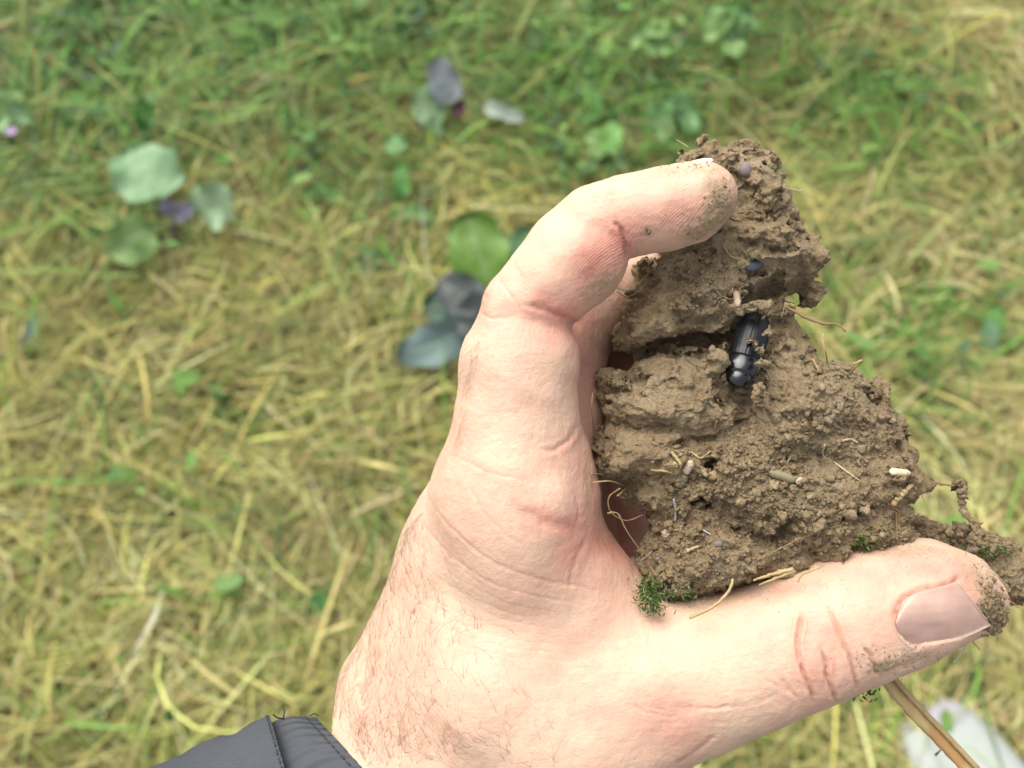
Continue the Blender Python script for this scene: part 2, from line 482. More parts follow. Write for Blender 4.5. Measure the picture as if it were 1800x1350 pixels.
for pl, w, d, rd in CR:
    x0, y0 = np.min(pl, 0) - 30; x1, y1 = np.max(pl, 0) + 30
    m = (PX[:, 0] > x0) & (PX[:, 0] < x1) & (PX[:, 1] > y0) & (PX[:, 1] < y1) & front
    dd, ss = line_dist(PX[m] + wob[m] * (1 if pl[0][0] < 1380 else .45), catmull(pl, 4 * len(pl)))
    tp = np.clip(np.sin(np.pi * np.clip(ss, .02, .98)) * 3.0, 0, 1) if pl is not NP1 and pl is not NP2 else np.ones(len(dd))
    tp = tp * (.85 + .35 * noise3(HV[m] * .6))
    g = tp * np.exp(-(dd / w) ** 2)
    disp[m] -= d * g * (0.45 if pl[0][0] < 1060 else .66)
    disp[m] += (0.16 * d if d > .5 else 0) * tp * np.exp(-((dd - 2.4 * w) / (1.3 * w)) ** 2) * (1 if pl[0][0] < 1380 else 1.2)
    cre[m] = np.maximum(cre[m], rd * (0.26 if pl[0][0] < 1380 else 0.85) * tp * np.exp(-(dd / (w * 0.5)) ** 2))
    red[m] = np.maximum(red[m], rd * (0.36 if pl[0][0] < 1380 else .12) * tp * np.exp(-(dd / (w * 4.5)) ** 2))
def blob(x, y, rx, ry, a, ang=0.0, arr=None):
    c, s_ = math.cos(math.radians(ang)), math.sin(math.radians(ang))
    u = (PX[:, 0] - x) * c + (PX[:, 1] - y) * s_; v = -(PX[:, 0] - x) * s_ + (PX[:, 1] - y) * c
    arr += a * np.exp(-((u / rx) ** 2 + (v / ry) ** 2))
RB = [(1190, 370, 85, 45, .42, -12), (1105, 410, 34, 40, .16, 0), (1050, 440, 60, 42, .42, -45), (985, 545, 60, 30, .35, 20), (850, 530, 24, 45, .25, 20),
      (945, 590, 60, 30, .22, 0), (890, 620, 60, 50, .05, 0), (965, 800, 60, 30, .16, 0), (820, 770, 30, 80, .18, 10), (960, 915, 55, 26, .4, 20), (990, 975, 45, 30, .3, 0),
      (1060, 960, 60, 25, .25, 30), (1330, 1090, 90, 60, .12, -15), (1440, 1110, 80, 80, .22, 0), (1540, 1010, 80, 35, .30, -5), (1650, 1000, 80, 28, .40, 15),
      (1725, 1045, 20, 45, .35, -30), (1560, 1110, 40, 50, .25, 0), (1470, 1170, 80, 60, .12, 0), (1120, 1240, 140, 40, .16, -15), (1180, 1300, 90, 50, .22, -30), (900, 1180, 160, 120, .08, 0), (700, 1170, 80, 110, .10, 0),
      (1040, 640, 50, 130, .3, 0), (1060, 480, 60, 40, .3, 0), (1080, 920, 60, 110, .5, 0)]
for b_ in RB: blob(*b_[:5], ang=b_[5], arr=red)
red += np.where(PP[:, 2] > 0.222, 0.28, 0)
DB = [(1265, 345, 26, 48, .9, -10), (1240, 398, 45, 16, .9, -35), (1140, 405, 14, 10, .6, 0), (1060, 500, 42, 34, .55, -40), (1190, 300, 60, 12, .5, -8), (1060, 350, 50, 35, .30, -30), (1180, 370, 90, 50, .22, 0),
      (1735, 1040, 30, 60, .75, -25), (1570, 975, 50, 16, .55, 0), (1640, 970, 80, 14, .4, 12), (1600, 1160, 60, 12, .7, -18), (1545, 1172, 25, 10, 1.0, -10), (1030, 850, 8, 60, .6, 0), (1430, 1030, 50, 30, .22, 0), (1310, 1050, 60, 12, .3, -12), (1760, 1085, 12, 20, 1.3, 0), (1040, 600, 20, 60, .25, 0)]
for b_ in DB: blob(*b_[:5], ang=b_[5], arr=dirt)
ridge = np.zeros(len(HV)); blob(1190, 375, 110, 60, 1, -12, ridge); blob(1060, 450, 70, 60, .8, -40, ridge); blob(1700, 1010, 60, 40, 1.0, 30, ridge); blob(1560, 985, 80, 30, .5, 0, ridge); ridge = np.clip(ridge, 0, 1)
# bumps of bone, pad and nail bed
def hill(x, y, rx, ry, a, ang=0.0):
    global disp
    t = np.zeros(len(HV)); blob(x, y, rx, ry, a, ang, t); disp += np.where(front, t, 0)
hill(1670, 1070, 70, 40, 0.5, 0); hill(985, 880, 35, 45, 1.2); hill(1060, 1000, 40, 30, 0.7); hill(1590, 985, 90, 22, 0.8, 5)
hill(862, 540, 16, 26, 0.6); hill(1430, 1170, 30, 60, 0.6); hill(1480, 1180, 20, 40, 0.5)
nd, _s = line_dist(PX, NAIL + NAIL[:1])
ins_ = np.zeros(len(PX), bool)
for a, b in zip(NAIL, NAIL[1:] + NAIL[:1]):
    c = ((a[1] > PX[:, 1]) != (b[1] > PX[:, 1])); ins_ ^= c & (PX[:, 0] < (b[0] - a[0]) * (PX[:, 1] - a[1]) / (b[1] - a[1] + 1e-12) + a[0])
disp -= np.where(ins_ & front, .95 * np.clip(nd / 7, 0, 1), 0)
fine = fbm(HV * 0.9, 3)
disp += fine * (0.06 + 0.12 * np.clip(dirt, 0, 1))
HV = HV + N0 * disp[:, None]
hand = obj('hand', to_world(HV), HQ, SKIN, person, attrs={'ridge': ridge, 'col': np.clip(np.stack([red * 1.15 + 0.15, dirt, cre], 1), 0, 1.4)})
HT = bvh(HV, HQ)

# ---- thumbnail: a curved plate laid over its bed
def nail_material():
    m = Mat('nail', 0.24, 0.5)
    st = m.noise(1.0, 2, 0.5, m.scaled((60, 700, 700)))
    lo = m.noise(140, 2, .4)
    m.color(m.mix(m.math('MULTIPLY', m.math('ADD', st, m.math('MULTIPLY', m.math('SUBTRACT', lo, .42), 2.2)), 0.8), (0.38, 0.225, 0.175), (0.56, 0.385, 0.31)))
    m.b.inputs['Subsurface Weight'].default_value = 0.3
    m.b.inputs['Subsurface Radius'].default_value = (1, .4, .3); m.b.inputs['Subsurface Scale'].default_value = 0.001
    m.bump(st, 0.00008, 0.6); return m.m
NAILM = nail_material()
def patch(poly_top, poly_bot, nu, nv, tree, lift, thick, crown=0.0):
    a = catmull(poly_top, nu); b = catmull(poly_bot, nu)
    T = []
    for i in range(nu):
        for j in range(nv):
            v = j / (nv - 1); p = a[i] * (1 - v) + b[i] * v
            h, n = hit(tree, *p)
            T.append([np.nan] * 3 if h is None else h)
    T = np.array(T).reshape(nu, nv, 3)
    for i in range(nu):
        for j in range(nv):
            if np.isnan(T[i, j, 0]):
                q = [T[i, jj] for jj in range(nv) if not np.isnan(T[i, jj, 0])]
                D = -q[-1][2] + 0.8 if q else 196
                v = j / (nv - 1); p = a[i] * (1 - v) + b[i] * v; T[i, j] = unp(p[0], p[1], D)
    D = -T[..., 2]
    # a smooth plate: fit depth by a low-order surface, then lift it
    u, v = np.meshgrid(np.linspace(-1, 1, nu), np.linspace(-1, 1, nv), indexing='ij')
    Bm = np.stack([np.ones_like(u), u, v, u * u, v * v, u * v], -1).reshape(-1, 6)
    cf, *_ = np.linalg.lstsq(Bm, D.ravel(), rcond=None)
    Ds = (Bm @ cf).reshape(nu, nv) - lift - crown * (1 - v ** 2)
    P = T / D[..., None] * Ds[..., None]
    top = P.reshape(-1, 3); bot = (P / Ds[..., None] * (Ds[..., None] + thick)).reshape(-1, 3)
    V = np.concatenate([top, bot]); Fq = []
    I = lambda i, j: i * nv + j
    o_ = nu * nv
    for i in range(nu - 1):
        for j in range(nv - 1):
            Fq.append((I(i, j), I(i, j + 1), I(i + 1, j + 1), I(i + 1, j)))
            Fq.append((o_ + I(i, j), o_ + I(i + 1, j), o_ + I(i + 1, j + 1), o_ + I(i, j + 1)))
    for i in range(nu - 1):
        for j in (0, nv - 1): Fq.append((I(i, j), I(i + 1, j), o_ + I(i + 1, j), o_ + I(i, j)))
    for j in range(nv - 1):
        for i in (0, nu - 1): Fq.append((I(i, j), I(i, j + 1), o_ + I(i, j + 1), o_ + I(i, j)))
    return V, np.array(Fq)
V, Q = patch([(1575, 1088), (1581, 1064), (1600, 1047), (1632, 1036), (1660, 1029), (1682, 1021)],
             [(1575, 1099), (1578, 1113), (1589, 1127), (1612, 1138), (1690, 1122), (1742, 1100)], 26, 18, HT, 0.15, 0.9, 1.15)
V_N, Q_N = V, Q
tn = obj('thumbnail', to_world(V), Q, NAILM, person, label='greyish pink thumbnail with soil under its edge')
m_ = Mat('nail_edge', 0.35); m_.color((0.82, 0.76, 0.68))
P_ = catmull([unp(1196, 293, 187.5), unp(1214, 288.5, 186.5), unp(1234, 284, 186), unp(1252, 281, 186.5)], 16)
V, Q = tube(to_world(P_), 0.0009 * np.sin(np.linspace(.25, 2.9, 16)) ** .5, 10, flat=.45)
obj('fingernail', V, Q, m_.m, person, label='pale edge of the forefinger nail')

P_ = V_N[25 * 18:26 * 18:3]
V, Q = tube(to_world(catmull(np.array(P_) + [0.05, 0, .05], 20)), .00013 * np.linspace(.5, 1, 20), 6, .3, RNG)
RIMM = Mat('nail_rim', .6); RIMM.color((.55, .44, .32))
obj('nail_rim', V, Q, RIMM.m, tn, label='pale free edge of the thumbnail')
P_ = [q for q in (hit(HT, *p)[0] for p in ((1574, 1110), (1582, 1122), (1594, 1134), (1606, 1141))) if q is not None]
V, Q = tube(to_world(catmull(np.array(P_) + [0, 0, .05], 20)), .00009, 6, .3, RNG)
obj('cuticle', V, Q, RIMM.m, tn, label='dry cream cuticle line')

# ---- hairs of wrist and forefinger
hm = Mat('hair', 0.45); hm.color((0.30, 0.20, 0.12))
hb = Bag()
def hair_at(px, py, ang, ln, rad, bend):
    h, n = hit(HT, px, py)
    if h is None or -h[2] > 226: return
    d = np.array([math.cos(ang), -math.sin(ang), 0.0])
    d = d - n * d.dot(n); d /= np.linalg.norm(d) + 1e-9
    side = np.cross(n, d)
    pts = []
    for t in np.linspace(0, 1, 6):
        pts.append(h + d * ln * t + n * (0.9 * math.sin(t * 2.2) * ln * 0.22) + side * bend * ln * t * t)
    V, Q = tube(to_world(np.array(pts)), rad * 0.001 * np.linspace(1, .35, 6), 3)
    hb.add(V, Q)
rr = np.random.default_rng(3)
k = 0
while k < 540:
    y = rr.uniform(930, 1350); t = (y - 930) / 420
    xl = np.interp(y, [930, 1060, 1110, 1180, 1250, 1350], [712, 655, 635, 600, 570, 640])
    x = xl + 4 + abs(rr.normal(0, 1)) * (20 + 150 * t)
    if x > 1020: continue
    if rr.random() > 0.15 + 0.95 * t: continue
    hair_at(x, y, math.radians(rr.normal(75 if x < 760 else 110, 28) * -1 + 180 * (rr.random() < .0)), rr.uniform(4, 10) * (0.55 + .6 * t), rr.uniform(0.026, 0.046), rr.normal(0, .5))
    k += 1
for k in range(90):                                          # silhouettes on the outer wrist edge
    y = rr.uniform(900, 1250)
    xl = np.interp(y, [880, 930, 1060, 1110, 1180, 1250], [745, 712, 655, 635, 600, 570])
    hair_at(xl + rr.uniform(5, 14), y, math.radians(rr.normal(-240, 22) - 0), rr.uniform(4, 9), 0.04, rr.normal(.1, .5))
for k in range(50):
    y = rr.uniform(600, 790)
    xl = np.interp(y, [600, 660, 720, 790], [822, 812, 805, 790])
    hair_at(xl + rr.uniform(5, 22), y, math.radians(rr.normal(-255, 25)), rr.uniform(2.5, 5), 0.032, rr.normal(0, .5))
V, Q = hb.get()
obj('arm_hair', V, Q, hm.m, person, smooth=True, kind='stuff')

# ---- the jacket sleeve
def cloth(name, c, rib):
    m = Mat(name, 0.8, 0.25)
    n1 = m.noise(60, 4); w = m.noise(2200, 2)
    m.color(m.mix(m.math('MULTIPLY', n1, 0.6), c, tuple(x * 1.5 for x in c)))
    if rib:
        r_ = m.attr('rib', 'Fac'); s_ = m.math('SINE', m.math('MULTIPLY', r_, 1.0))
        m.bump(m.math('ADD', s_, m.math('MULTIPLY', w, 0.5)), 0.0003, 0.8)
    else:
        wa = m.n.new('ShaderNodeTexWave'); wa.inputs['Scale'].default_value = 480; m.l.new(m.co, wa.inputs[0])
        wb = m.n.new('ShaderNodeTexWave'); wb.bands_direction = 'Y'; wb.inputs['Scale'].default_value = 480; m.l.new(m.co, wb.inputs[0])
        m.bump(m.math('ADD', m.math('MULTIPLY', n1, 2.0), m.math('ADD', w, m.math('MULTIPLY', m.math('ADD', wa.outputs[1], wb.outputs[1]), .6))), 0.0002, 0.7)
    return m.m
CLOTH = cloth('jacket_cloth', (0.060, 0.065, 0.073), False); RIB = cloth('ribbed_cloth', (0.062, 0.067, 0.075), True)
def loft(rings, n=96, wr=0.8, seed=0, thick=0.9, ribf=0):
    """rings: (start px,py, vector px, depth radius mm, D) an ellipse each; returns a tube wall with thickness"""
    L = []
    for (x, y, vx, vy, rz, D) in rings:
        L.append(np.array([unp(x + vx / 2 * (1 - math.cos(a)), y + vy / 2 * (1 - math.cos(a)), D - rz * math.sin(a)) for a in np.linspace(0, 2 * math.pi, n, endpoint=False)]))
    L = np.array(L); m = len(L)
    # refine along
    K = 6 * (m - 1) + 1
    G = np.stack([catmull(L[:, j], K) for j in range(n)], 1)
    cen = G.mean(1, keepdims=True); out = G - cen; out /= np.linalg.norm(out, axis=2, keepdims=True)
    fl = G.reshape(-1, 3)
    w = fbm(fl * np.array([.05, .09, .05]) + seed, 3) * 2.2 * wr + fbm(fl * .25 + seed, 3) * 0.5 * wr
    G = G + out * w.reshape(K, n, 1)
    I = G - out * thick
    V = np.concatenate([G.reshape(-1, 3), I.reshape(-1, 3)]); o_ = K * n
    Q = []
    for i in range(K - 1):
        j = np.arange(n); j2 = (j + 1) % n
        Q.append(np.stack([i * n + j, i * n + j2, (i + 1) * n + j2, (i + 1) * n + j], 1))
        Q.append(np.stack([o_ + i * n + j, o_ + (i + 1) * n + j, o_ + (i + 1) * n + j2, o_ + i * n + j2], 1))
    j = np.arange(n); j2 = (j + 1) % n
    Q.append(np.stack([j, o_ + j, o_ + j2, j2], 1))
    rib = np.tile(np.arange(n) * ribf, 2 * K)
    return V, np.concatenate(Q), G, rib
Vr, Qr, Gr, rib = loft([(556, 1262, 560, 590, 27, 217), (500, 1262, 560, 660, 28, 217), (430, 1300, 540, 740, 30, 217), (330, 1380, 500, 820, 32, 218)], 120, .35, 5, 1.0, 3.3)
sleeve_in = None
Vo, Qo, Go, _ = loft([(474, 1258, 240, 830, 33, 216), (455, 1264, 240, 850, 34, 216), (400, 1290, 240, 880, 36, 217), (300, 1332, 220, 920, 38, 218), (170, 1400, 200, 960, 40, 220), (-100, 1560, 150, 1000, 44, 228)], 120, .8, 9, 1.1)
sleeve = obj('jacket_sleeve', to_world(Vo), Qo, CLOTH, person, label='dark grey woven outer sleeve end')
obj('cuff', to_world(Vr), Qr, RIB, sleeve, label='ribbed grey inner cuff with a stitched edge', attrs={'rib': rib})
# stitches along both edges
sb = Bag()
sm_ = Mat('thread', 0.7); sm_.color((0.03, 0.035, 0.045))
for G_, row in ((Gr, 2), (Go, 2)):
    n = G_.shape[1]; ring = G_[row]
    cen = ring.mean(0)
    loop = catmull(np.concatenate([ring, ring[:1]]), n * 3)
    loop = loop + (loop - cen) / np.linalg.norm(loop - cen, axis=1)[:, None] * 0.12
    for i in range(0, len(loop) - 3, 3):
        V, Q = tube(to_world(loop[i:i + 3]), 0.00022, 4); sb.add(V, Q)
V, Q = sb.get(); obj('stitching', V, Q, sm_.m, sleeve)
# frayed threads at the corner
tb = Bag()
for pts in ([(498, 1262), (500, 1250), (497, 1240)], [(480, 1256), (488, 1262), (500, 1264)], [(560, 1258), (552, 1254), (545, 1258)]):
    V, Q = tube(to_world(np.array([unp(x, y, 180 + i) for i, (x, y) in enumerate(pts)])), 0.00018, 4); tb.add(V, Q)
V, Q = tb.get(); obj('loose_thread', V, Q, sm_.m, sleeve)
# ------------------------------------------------------------------ the lump of soil
clod = thing('soil_clod', to_world(unp(1320, 1020, 205)), 'crumbly brown lump of clay soil pinched between forefinger and thumb', 'soil clod')

def soil_material(name, tint=1.0):
    m = Mat(name, 0.92, 0.12)
    n1 = m.noise(55, 5, 0.65); n2 = m.noise(420, 5, 0.7); n3 = m.noise(1900, 4, 0.75)
    c = m.ramp(n1, [(0.28, tuple(tint * x for x in (0.215, 0.150, 0.084))), (0.5, tuple(tint * x for x in (0.310, 0.228, 0.132))), (0.72, tuple(tint * x for x in (0.375, 0.285, 0.170)))])
    c = m.mix(m.ramp(n2, [(0.35, (0.55, 0.55, 0.55)), (0.62, (0, 0, 0))]), c, tuple(tint * x for x in (0.17, 0.110, 0.058)))
    c = m.mix(m.math('MULTIPLY', m.ramp(n3, [(0.52, (0, 0, 0)), (0.7, (1, 1, 1))]), 0.35), c, (0.46, 0.37, 0.23))
    rust = m.ramp(m.noise(95, 3, 0.6), [(0.60, (0, 0, 0)), (0.72, (1, 1, 1))])
    c = m.mix(m.math('MULTIPLY', rust, 0.45), c, (0.24, 0.12, 0.045))
    blue = m.ramp(m.noise(130, 4, 0.7, m.scaled((1, 1.3, 1))), [(0.66, (0, 0, 0)), (0.74, (1, 1, 1))])
    dry = m.ramp(m.noise(38, 4, .7), [(.5, (0, 0, 0)), (.68, (1, 1, 1))])
    c = m.mix(m.math('MULTIPLY', dry, 0.4), c, (.46, .37, .24))
    c = m.mix(m.math('MULTIPLY', blue, 0.3), c, (0.12, 0.12, 0.125))
    m.color(m.mix(1.0, c, (1.24, 1.26, 1.27), 'MULTIPLY'))
    v = m.voro(1500).outputs['Distance']
    h = m.math('ADD', m.math('MULTIPLY', n2, 2.2), m.math('ADD', m.math('MULTIPLY', n3, 1.1), m.math('MULTIPLY', v, 0.35)))
    m.bump(h, 0.0008, 1.0)
    return m.m
SOIL = soil_material('clay_soil'); CRUMB = soil_material('crumb_soil', 1.06)

UP = [(1205, 262), (1235, 242), (1262, 252), (1300, 252), (1328, 266), (1340, 261), (1350, 268), (1352, 284), (1372, 296), (1375, 325), (1392, 360), (1400, 395), (1425, 420), (1448, 442), (1452, 458), (1434, 483), (1447, 505), (1445, 528), (1430, 542), (1408, 537), (1392, 520), (1376, 532), (1378, 556), (1366, 578), (1335, 560), (1300, 562), (1278, 574), (1258, 590), (1225, 597), (1190, 602), (1150, 612), (1120, 628), (1100, 634), (1078, 622), (1070, 600), (1078, 570), (1090, 545), (1105, 525), (1114, 490), (1112, 465), (1122, 440), (1150, 425), (1190, 380), (1205, 320), (1202, 285)]
LO = [(1048, 655), (1072, 646), (1098, 655), (1112, 620), (1150, 616), (1180, 621), (1215, 621), (1245, 612), (1268, 592), (1275, 600), (1268, 640), (1275, 678), (1290, 700), (1316, 672), (1322, 640), (1330, 610), (1345, 585), (1365, 566), (1385, 573), (1400, 590), (1422, 598), (1430, 625), (1470, 640), (1500, 655), (1512, 672), (1520, 690), (1540, 668), (1562, 680), (1560, 712), (1580, 745), (1600, 780), (1615, 820), (1632, 842), (1625, 866), (1590, 890), (1592, 920), (1600, 975), (1530, 1000), (1480, 1015), (1430, 1030), (1370, 1030), (1300, 1036), (1250, 1056), (1190, 1068), (1142, 1062), (1118, 1014), (1108, 990), (1126, 968), (1142, 930), (1132, 900), (1100, 885), (1070, 870), (1090, 852), (1048, 845), (1037, 815), (1037, 785), (1054, 768), (1055, 742), (1045, 700)]
CORE = [(1130, 480), (1250, 460), (1360, 490), (1400, 560), (1440, 660), (1520, 740), (1560, 850), (1500, 960), (1250, 1010), (1160, 960), (1100, 800), (1090, 690), (1120, 600)]
TAIL = [(1560, 900), (1600, 898), (1640, 906), (1700, 922), (1740, 930), (1765, 940), (1790, 958), (1850, 980), (1850, 1050), (1790, 1062), (1760, 1075), (1730, 1060), (1640, 1000), (1560, 990)]
NUB = [(1520, 690), (1535, 668), (1552, 668), (1563, 684), (1562, 706), (1545, 722), (1528, 715)]

cf = Field((14, -60, -231), (128, 60, -176), 0.40)
XX, YY = np.meshgrid(cf.ax[0], cf.ax[1], indexing='ij')
def poly_d(poly, D):
    P = np.array([unp(x, y, D)[:2] for x, y in poly])
    d = np.full(XX.shape, 1e9); ins = np.zeros(XX.shape, bool)
    for a, b in zip(P, np.roll(P, -1, 0)):
        ab = b - a
        t = np.clip(((XX - a[0]) * ab[0] + (YY - a[1]) * ab[1]) / (ab @ ab), 0, 1)
        d = np.minimum(d, np.hypot(XX - a[0] - t * ab[0], YY - a[1] - t * ab[1]))
        c = ((a[1] > YY) != (b[1] > YY))
        ins ^= c & (XX < (b[0] - a[0]) * (YY - a[1]) / (b[1] - a[1] + 1e-12) + a[0])
    return np.where(ins, d, -d)                       # inside positive, mm
def relief(D, items):
    """front relief in mm towards the viewer; items (px,py,rx,ry,amount,angle)"""
    px = 900 + F * XX / D; py = 675 - F * YY / D
    g = np.zeros(XX.shape)
    for x, y, rx, ry, a, an in items:
        c, s_ = math.cos(math.radians(an)), math.sin(math.radians(an))
        u = (px - x) * c + (py - y) * s_; v = -(px - x) * s_ + (py - y) * c
        g += a * np.exp(-((u / rx) ** 2 + (v / ry) ** 2) ** 1.6)
    return g
def slab(poly, D, R_, Tf, Tb, rel=None, k=1.2):
    d = poly_d(poly, D) - .35
    e = np.clip(d / R_, -3, 1)
    Z = cf.ax[2][None, None, :].astype(np.float32)
    tf = Tf + (rel if rel is not None else 0)
    dz = Z + D                                       # towards the camera positive
    T = np.where(dz > 0, np.broadcast_to(tf, XX.shape)[..., None] if np.ndim(tf) else tf, Tb)
    g = np.sqrt((dz / T) ** 2 + ((1 - e) ** 2)[..., None])
    f = ((g - 1) * np.minimum(R_, T)).astype(np.float32)
    cf.f = smin(cf.f, f, k)
REL_LO = [(1105, 802, 72, 40, 4.6, 8), (1120, 748, 80, 15, -4.6, 5), (1092, 690, 55, 12, -4.4, 8), (1100, 715, 50, 14, 1.0, 5), (1195, 695, 78, 55, 4.0, 0), (1215, 650, 60, 30, 2.4, -20),
          (1220, 775, 70, 8, -2.0, -8), (1365, 690, 42, 95, 4.0, -20), (1430, 700, 90, 30, 2.0, 25), (1330, 790, 80, 40, 2.4, 0), (1290, 830, 70, 35, 2.0, 20), (1410, 800, 60, 20, -2.4, 10),
          (1270, 905, 50, 20, -3.4, 30), (1150, 870, 50, 24, 1.0, 10), (1100, 858, 60, 10, -4.0, 5), (1330, 880, 80, 30, 1.6, 15), (1330, 945, 60, 14, -2.4, 20), (1200, 950, 70, 26, 2.0, 5), (1400, 920, 60, 26, 2.0, 10), (1400, 965, 40, 16, -1.6, 0),
          (1240, 1000, 80, 30, 1.6, -8), (1520, 780, 60, 50, -1.5, 40), (1560, 850, 50, 30, 0.8, 0), (1480, 880, 60, 30, 1.5, 0), (1520, 930, 60, 25, 1.4, 0), (1315, 740, 30, 50, -5.5, 10), (1160, 1010, 50, 30, 1.2, 0)]
REL_UP = [(1150, 555, 80, 44, 3.4, -20), (1200, 490, 60, 36, -1.8, -20), (1340, 350, 46, 70, 2.4, -15), (1350, 440, 60, 36, 3.6, 20), (1225, 440, 60, 12, 1.2, -10), (1130, 600, 40, 22, -1.0, 0), (1270, 540, 40, 30, 1.2, -40),
          (1320, 300, 40, 24, 1.0, 0), (1420, 510, 24, 30, -3.6, 10), (1285, 400, 20, 60, -2.2, 10), (1170, 470, 26, 12, -2, 0), (1240, 505, 34, 26, 1.0, 0), (1300, 275, 60, 14, .8, 0)]
slab(CORE, 216, 10, 15, 10, None)
slab(UP, 207, 11, 13.5, 11, relief(198, REL_UP), 0.8)
slab(LO, 205, 14, 15.5, 14, relief(194, REL_LO), 0.8)
slab(TAIL, 214, 6, 6.5, 6, None)
slab(NUB, 199, 3.0, 3.6, 4, None)
def cut(x1, y1, d1, r1, x2, y2, d2, r2, k=1.0, zf=1.0): cf.cone(unp(x1, y1, d1), r1 * d1 / F, unp(x2, y2, d2), r2 * d2 / F, k, zf, True)
def add(x1, y1, d1, r1, x2, y2, d2, r2, k=1.0, zf=1.0): cf.cone(unp(x1, y1, d1), r1 * d1 / F, unp(x2, y2, d2), r2 * d2 / F, k, zf)
# burrow with the beetle, the dark gap beside it, holes and cracks
cut(1326, 540, 200, 30, 1298, 640, 192, 37, 1.0); cut(1298, 640, 194, 37, 1285, 700, 189, 30, 1.2); cut(1310, 590, 198, 36, 1296, 660, 195, 34, 1.0)
cut(1195, 606, 193, 15, 1262, 588, 193, 22, .6); cut(1200, 606, 206, 14, 1290, 582, 207, 26, .6); cut(1262, 590, 194, 20, 1300, 575, 196, 24, .6)
cut(1195, 607, 200, 12, 1290, 582, 202, 22, .6)
cut(1128, 625, 190, 6, 1190, 612, 193, 9, .5)
cut(1345, 510, 188, 33, 1354, 513, 201, 25, .8); cut(1372, 522, 192, 24, 1400, 520, 200, 14, 1.0)
cut(1237, 882, 184, 13, 1242, 886, 200, 9, .7)
cut(1248, 820, 189, 9, 1262, 818, 195, 7, .9)
cut(1140, 462, 196, 16, 1150, 445, 205, 14, .8)
cut(1402, 918, 187, 12, 1375, 942, 193, 12, 1.2); cut(1360, 815, 187, 9, 1410, 825, 190, 10, 1.5); cut(1080, 750, 190, 10, 1200, 770, 189, 5, .8)
cut(1100, 890, 196, 26, 1140, 895, 200, 12, .8)
cut(1262, 700, 190, 8, 1255, 690, 196, 6, .5)
# ledges and shelves that stand proud
add(1255, 612, 190, 9, 1268, 590, 190, 5, 1.0); add(1165, 440, 194, 8, 1205, 428, 193, 9, .8)
add(1347, 580, 190, 15, 1338, 640, 188, 18, 1.0); add(1338, 640, 188, 14, 1332, 700, 188, 14, 1.2); add(1262, 650, 190, 8, 1266, 602, 190, 8, 1.0); add(1290, 545, 194, 10, 1345, 538, 193, 12, 1.0); add(1235, 690, 189, 12, 1272, 745, 188, 10, 1.5)
add(1440, 640, 200, 12, 1490, 665, 200, 14, 1.5); add(1345, 268, 205, 8, 1340, 285, 203, 12, 1.0)
# coarse relief of the broken clay, only near the surface
bi = np.argwhere(np.abs(cf.f) < 3.6)
P = bi * cf.h + cf.lo
PXc = 900 - F * P[:, 0] / P[:, 2]; PYc = 675 + F * P[:, 1] / P[:, 2]
def crumbly(px, py):
    c = np.zeros(len(px))
    for x, y, rx, ry, a in [(1330, 860, 140, 100, 1.0), (1420, 900, 150, 80, .9), (1240, 990, 110, 50, .7), (1480, 780, 120, 90, .6), (1650, 960, 150, 60, 1.0), (1230, 490, 60, 36, .9), (1470, 660, 50, 30, .8), (1330, 790, 80, 50, .8), (1180, 920, 60, 40, .8)]:
        c = np.maximum(c, a * np.exp(-(((px - x) / rx) ** 2 + ((py - y) / ry) ** 2) ** 1.5))
    return c
def steps(n, k, sharp=.16):
    x = n * k; f_ = np.floor(x); r_ = x - f_
    return (f_ + np.clip((r_ - .5) / sharp + .5, 0, 1)) / k
cr = crumbly(PXc, PYc).astype(np.float32)
wp = P + np.stack([noise3(P * .35), noise3(P * .35 + 9), noise3(P * .35 + 23)], 1) * 1.3
big = fbm(wp * 0.11, 2)
mid = fbm(wp * np.array([.30, .40, .30]) + 5, 2)
plate = steps(noise3(wp * np.array([.15, .27, .15]) + 50) + .12 * mid, 3.2)
plate2 = steps(noise3(wp * np.array([.33, .52, .3]) + 90), 2.6)
d = 1.6 * big + .55 * mid + (1 - .7 * cr) * (1.7 * plate + 1.0 * plate2) - .55
cf.f[tuple(bi.T)] -= d.astype(np.float32)
CV, CQ = cf.mesh()
# drop floating specks: label the connected pieces
par = np.arange(len(CV))
ed = np.concatenate([CQ[:, [0, 1]], CQ[:, [1, 2]]])
for _ in range(40):
    a, b = par[ed[:, 0]], par[ed[:, 1]]
    lo_ = np.minimum(a, b); old = par.copy()
    np.minimum.at(par, ed[:, 0], lo_); np.minimum.at(par, ed[:, 1], lo_)
    par = par[par]; par = par[par]; par = par[par]
    if (par == old).all(): break
lab, inv_, cnt_ = np.unique(par, return_inverse=True, return_counts=True)
keepv = cnt_[inv_] > 150
CQ = CQ[keepv[CQ].all(1)]
used = np.zeros(len(CV), bool); used[CQ.ravel()] = True
mp = np.cumsum(used) - 1; CV = CV[used]; CQ = mp[CQ]
CV = smooth_mesh(CV, CQ, 1, 0.3)
def pxy(V): return 900 - F * V[:, 0] / V[:, 2], 675 + F * V[:, 1] / V[:, 2]
N = vnormals(CV, CQ)
cr = crumbly(*pxy(CV))
wp = CV + np.stack([noise3(CV * .5), noise3(CV * .5 + 9), noise3(CV * .5 + 23)], 1) * .9
F1, F2 = worley(wp * 0.50, 1); G1, G2 = worley(wp * 1.0 + 3, 2)
gate = np.clip(noise3(CV * .12 + 77) * 3 + .2, 0, 1)
C1, C2 = worley(wp * np.array([.17, .27, .17]) + 8, 3)
pit = np.clip(noise3(CV * .45 + 120) - .28, 0, 1)
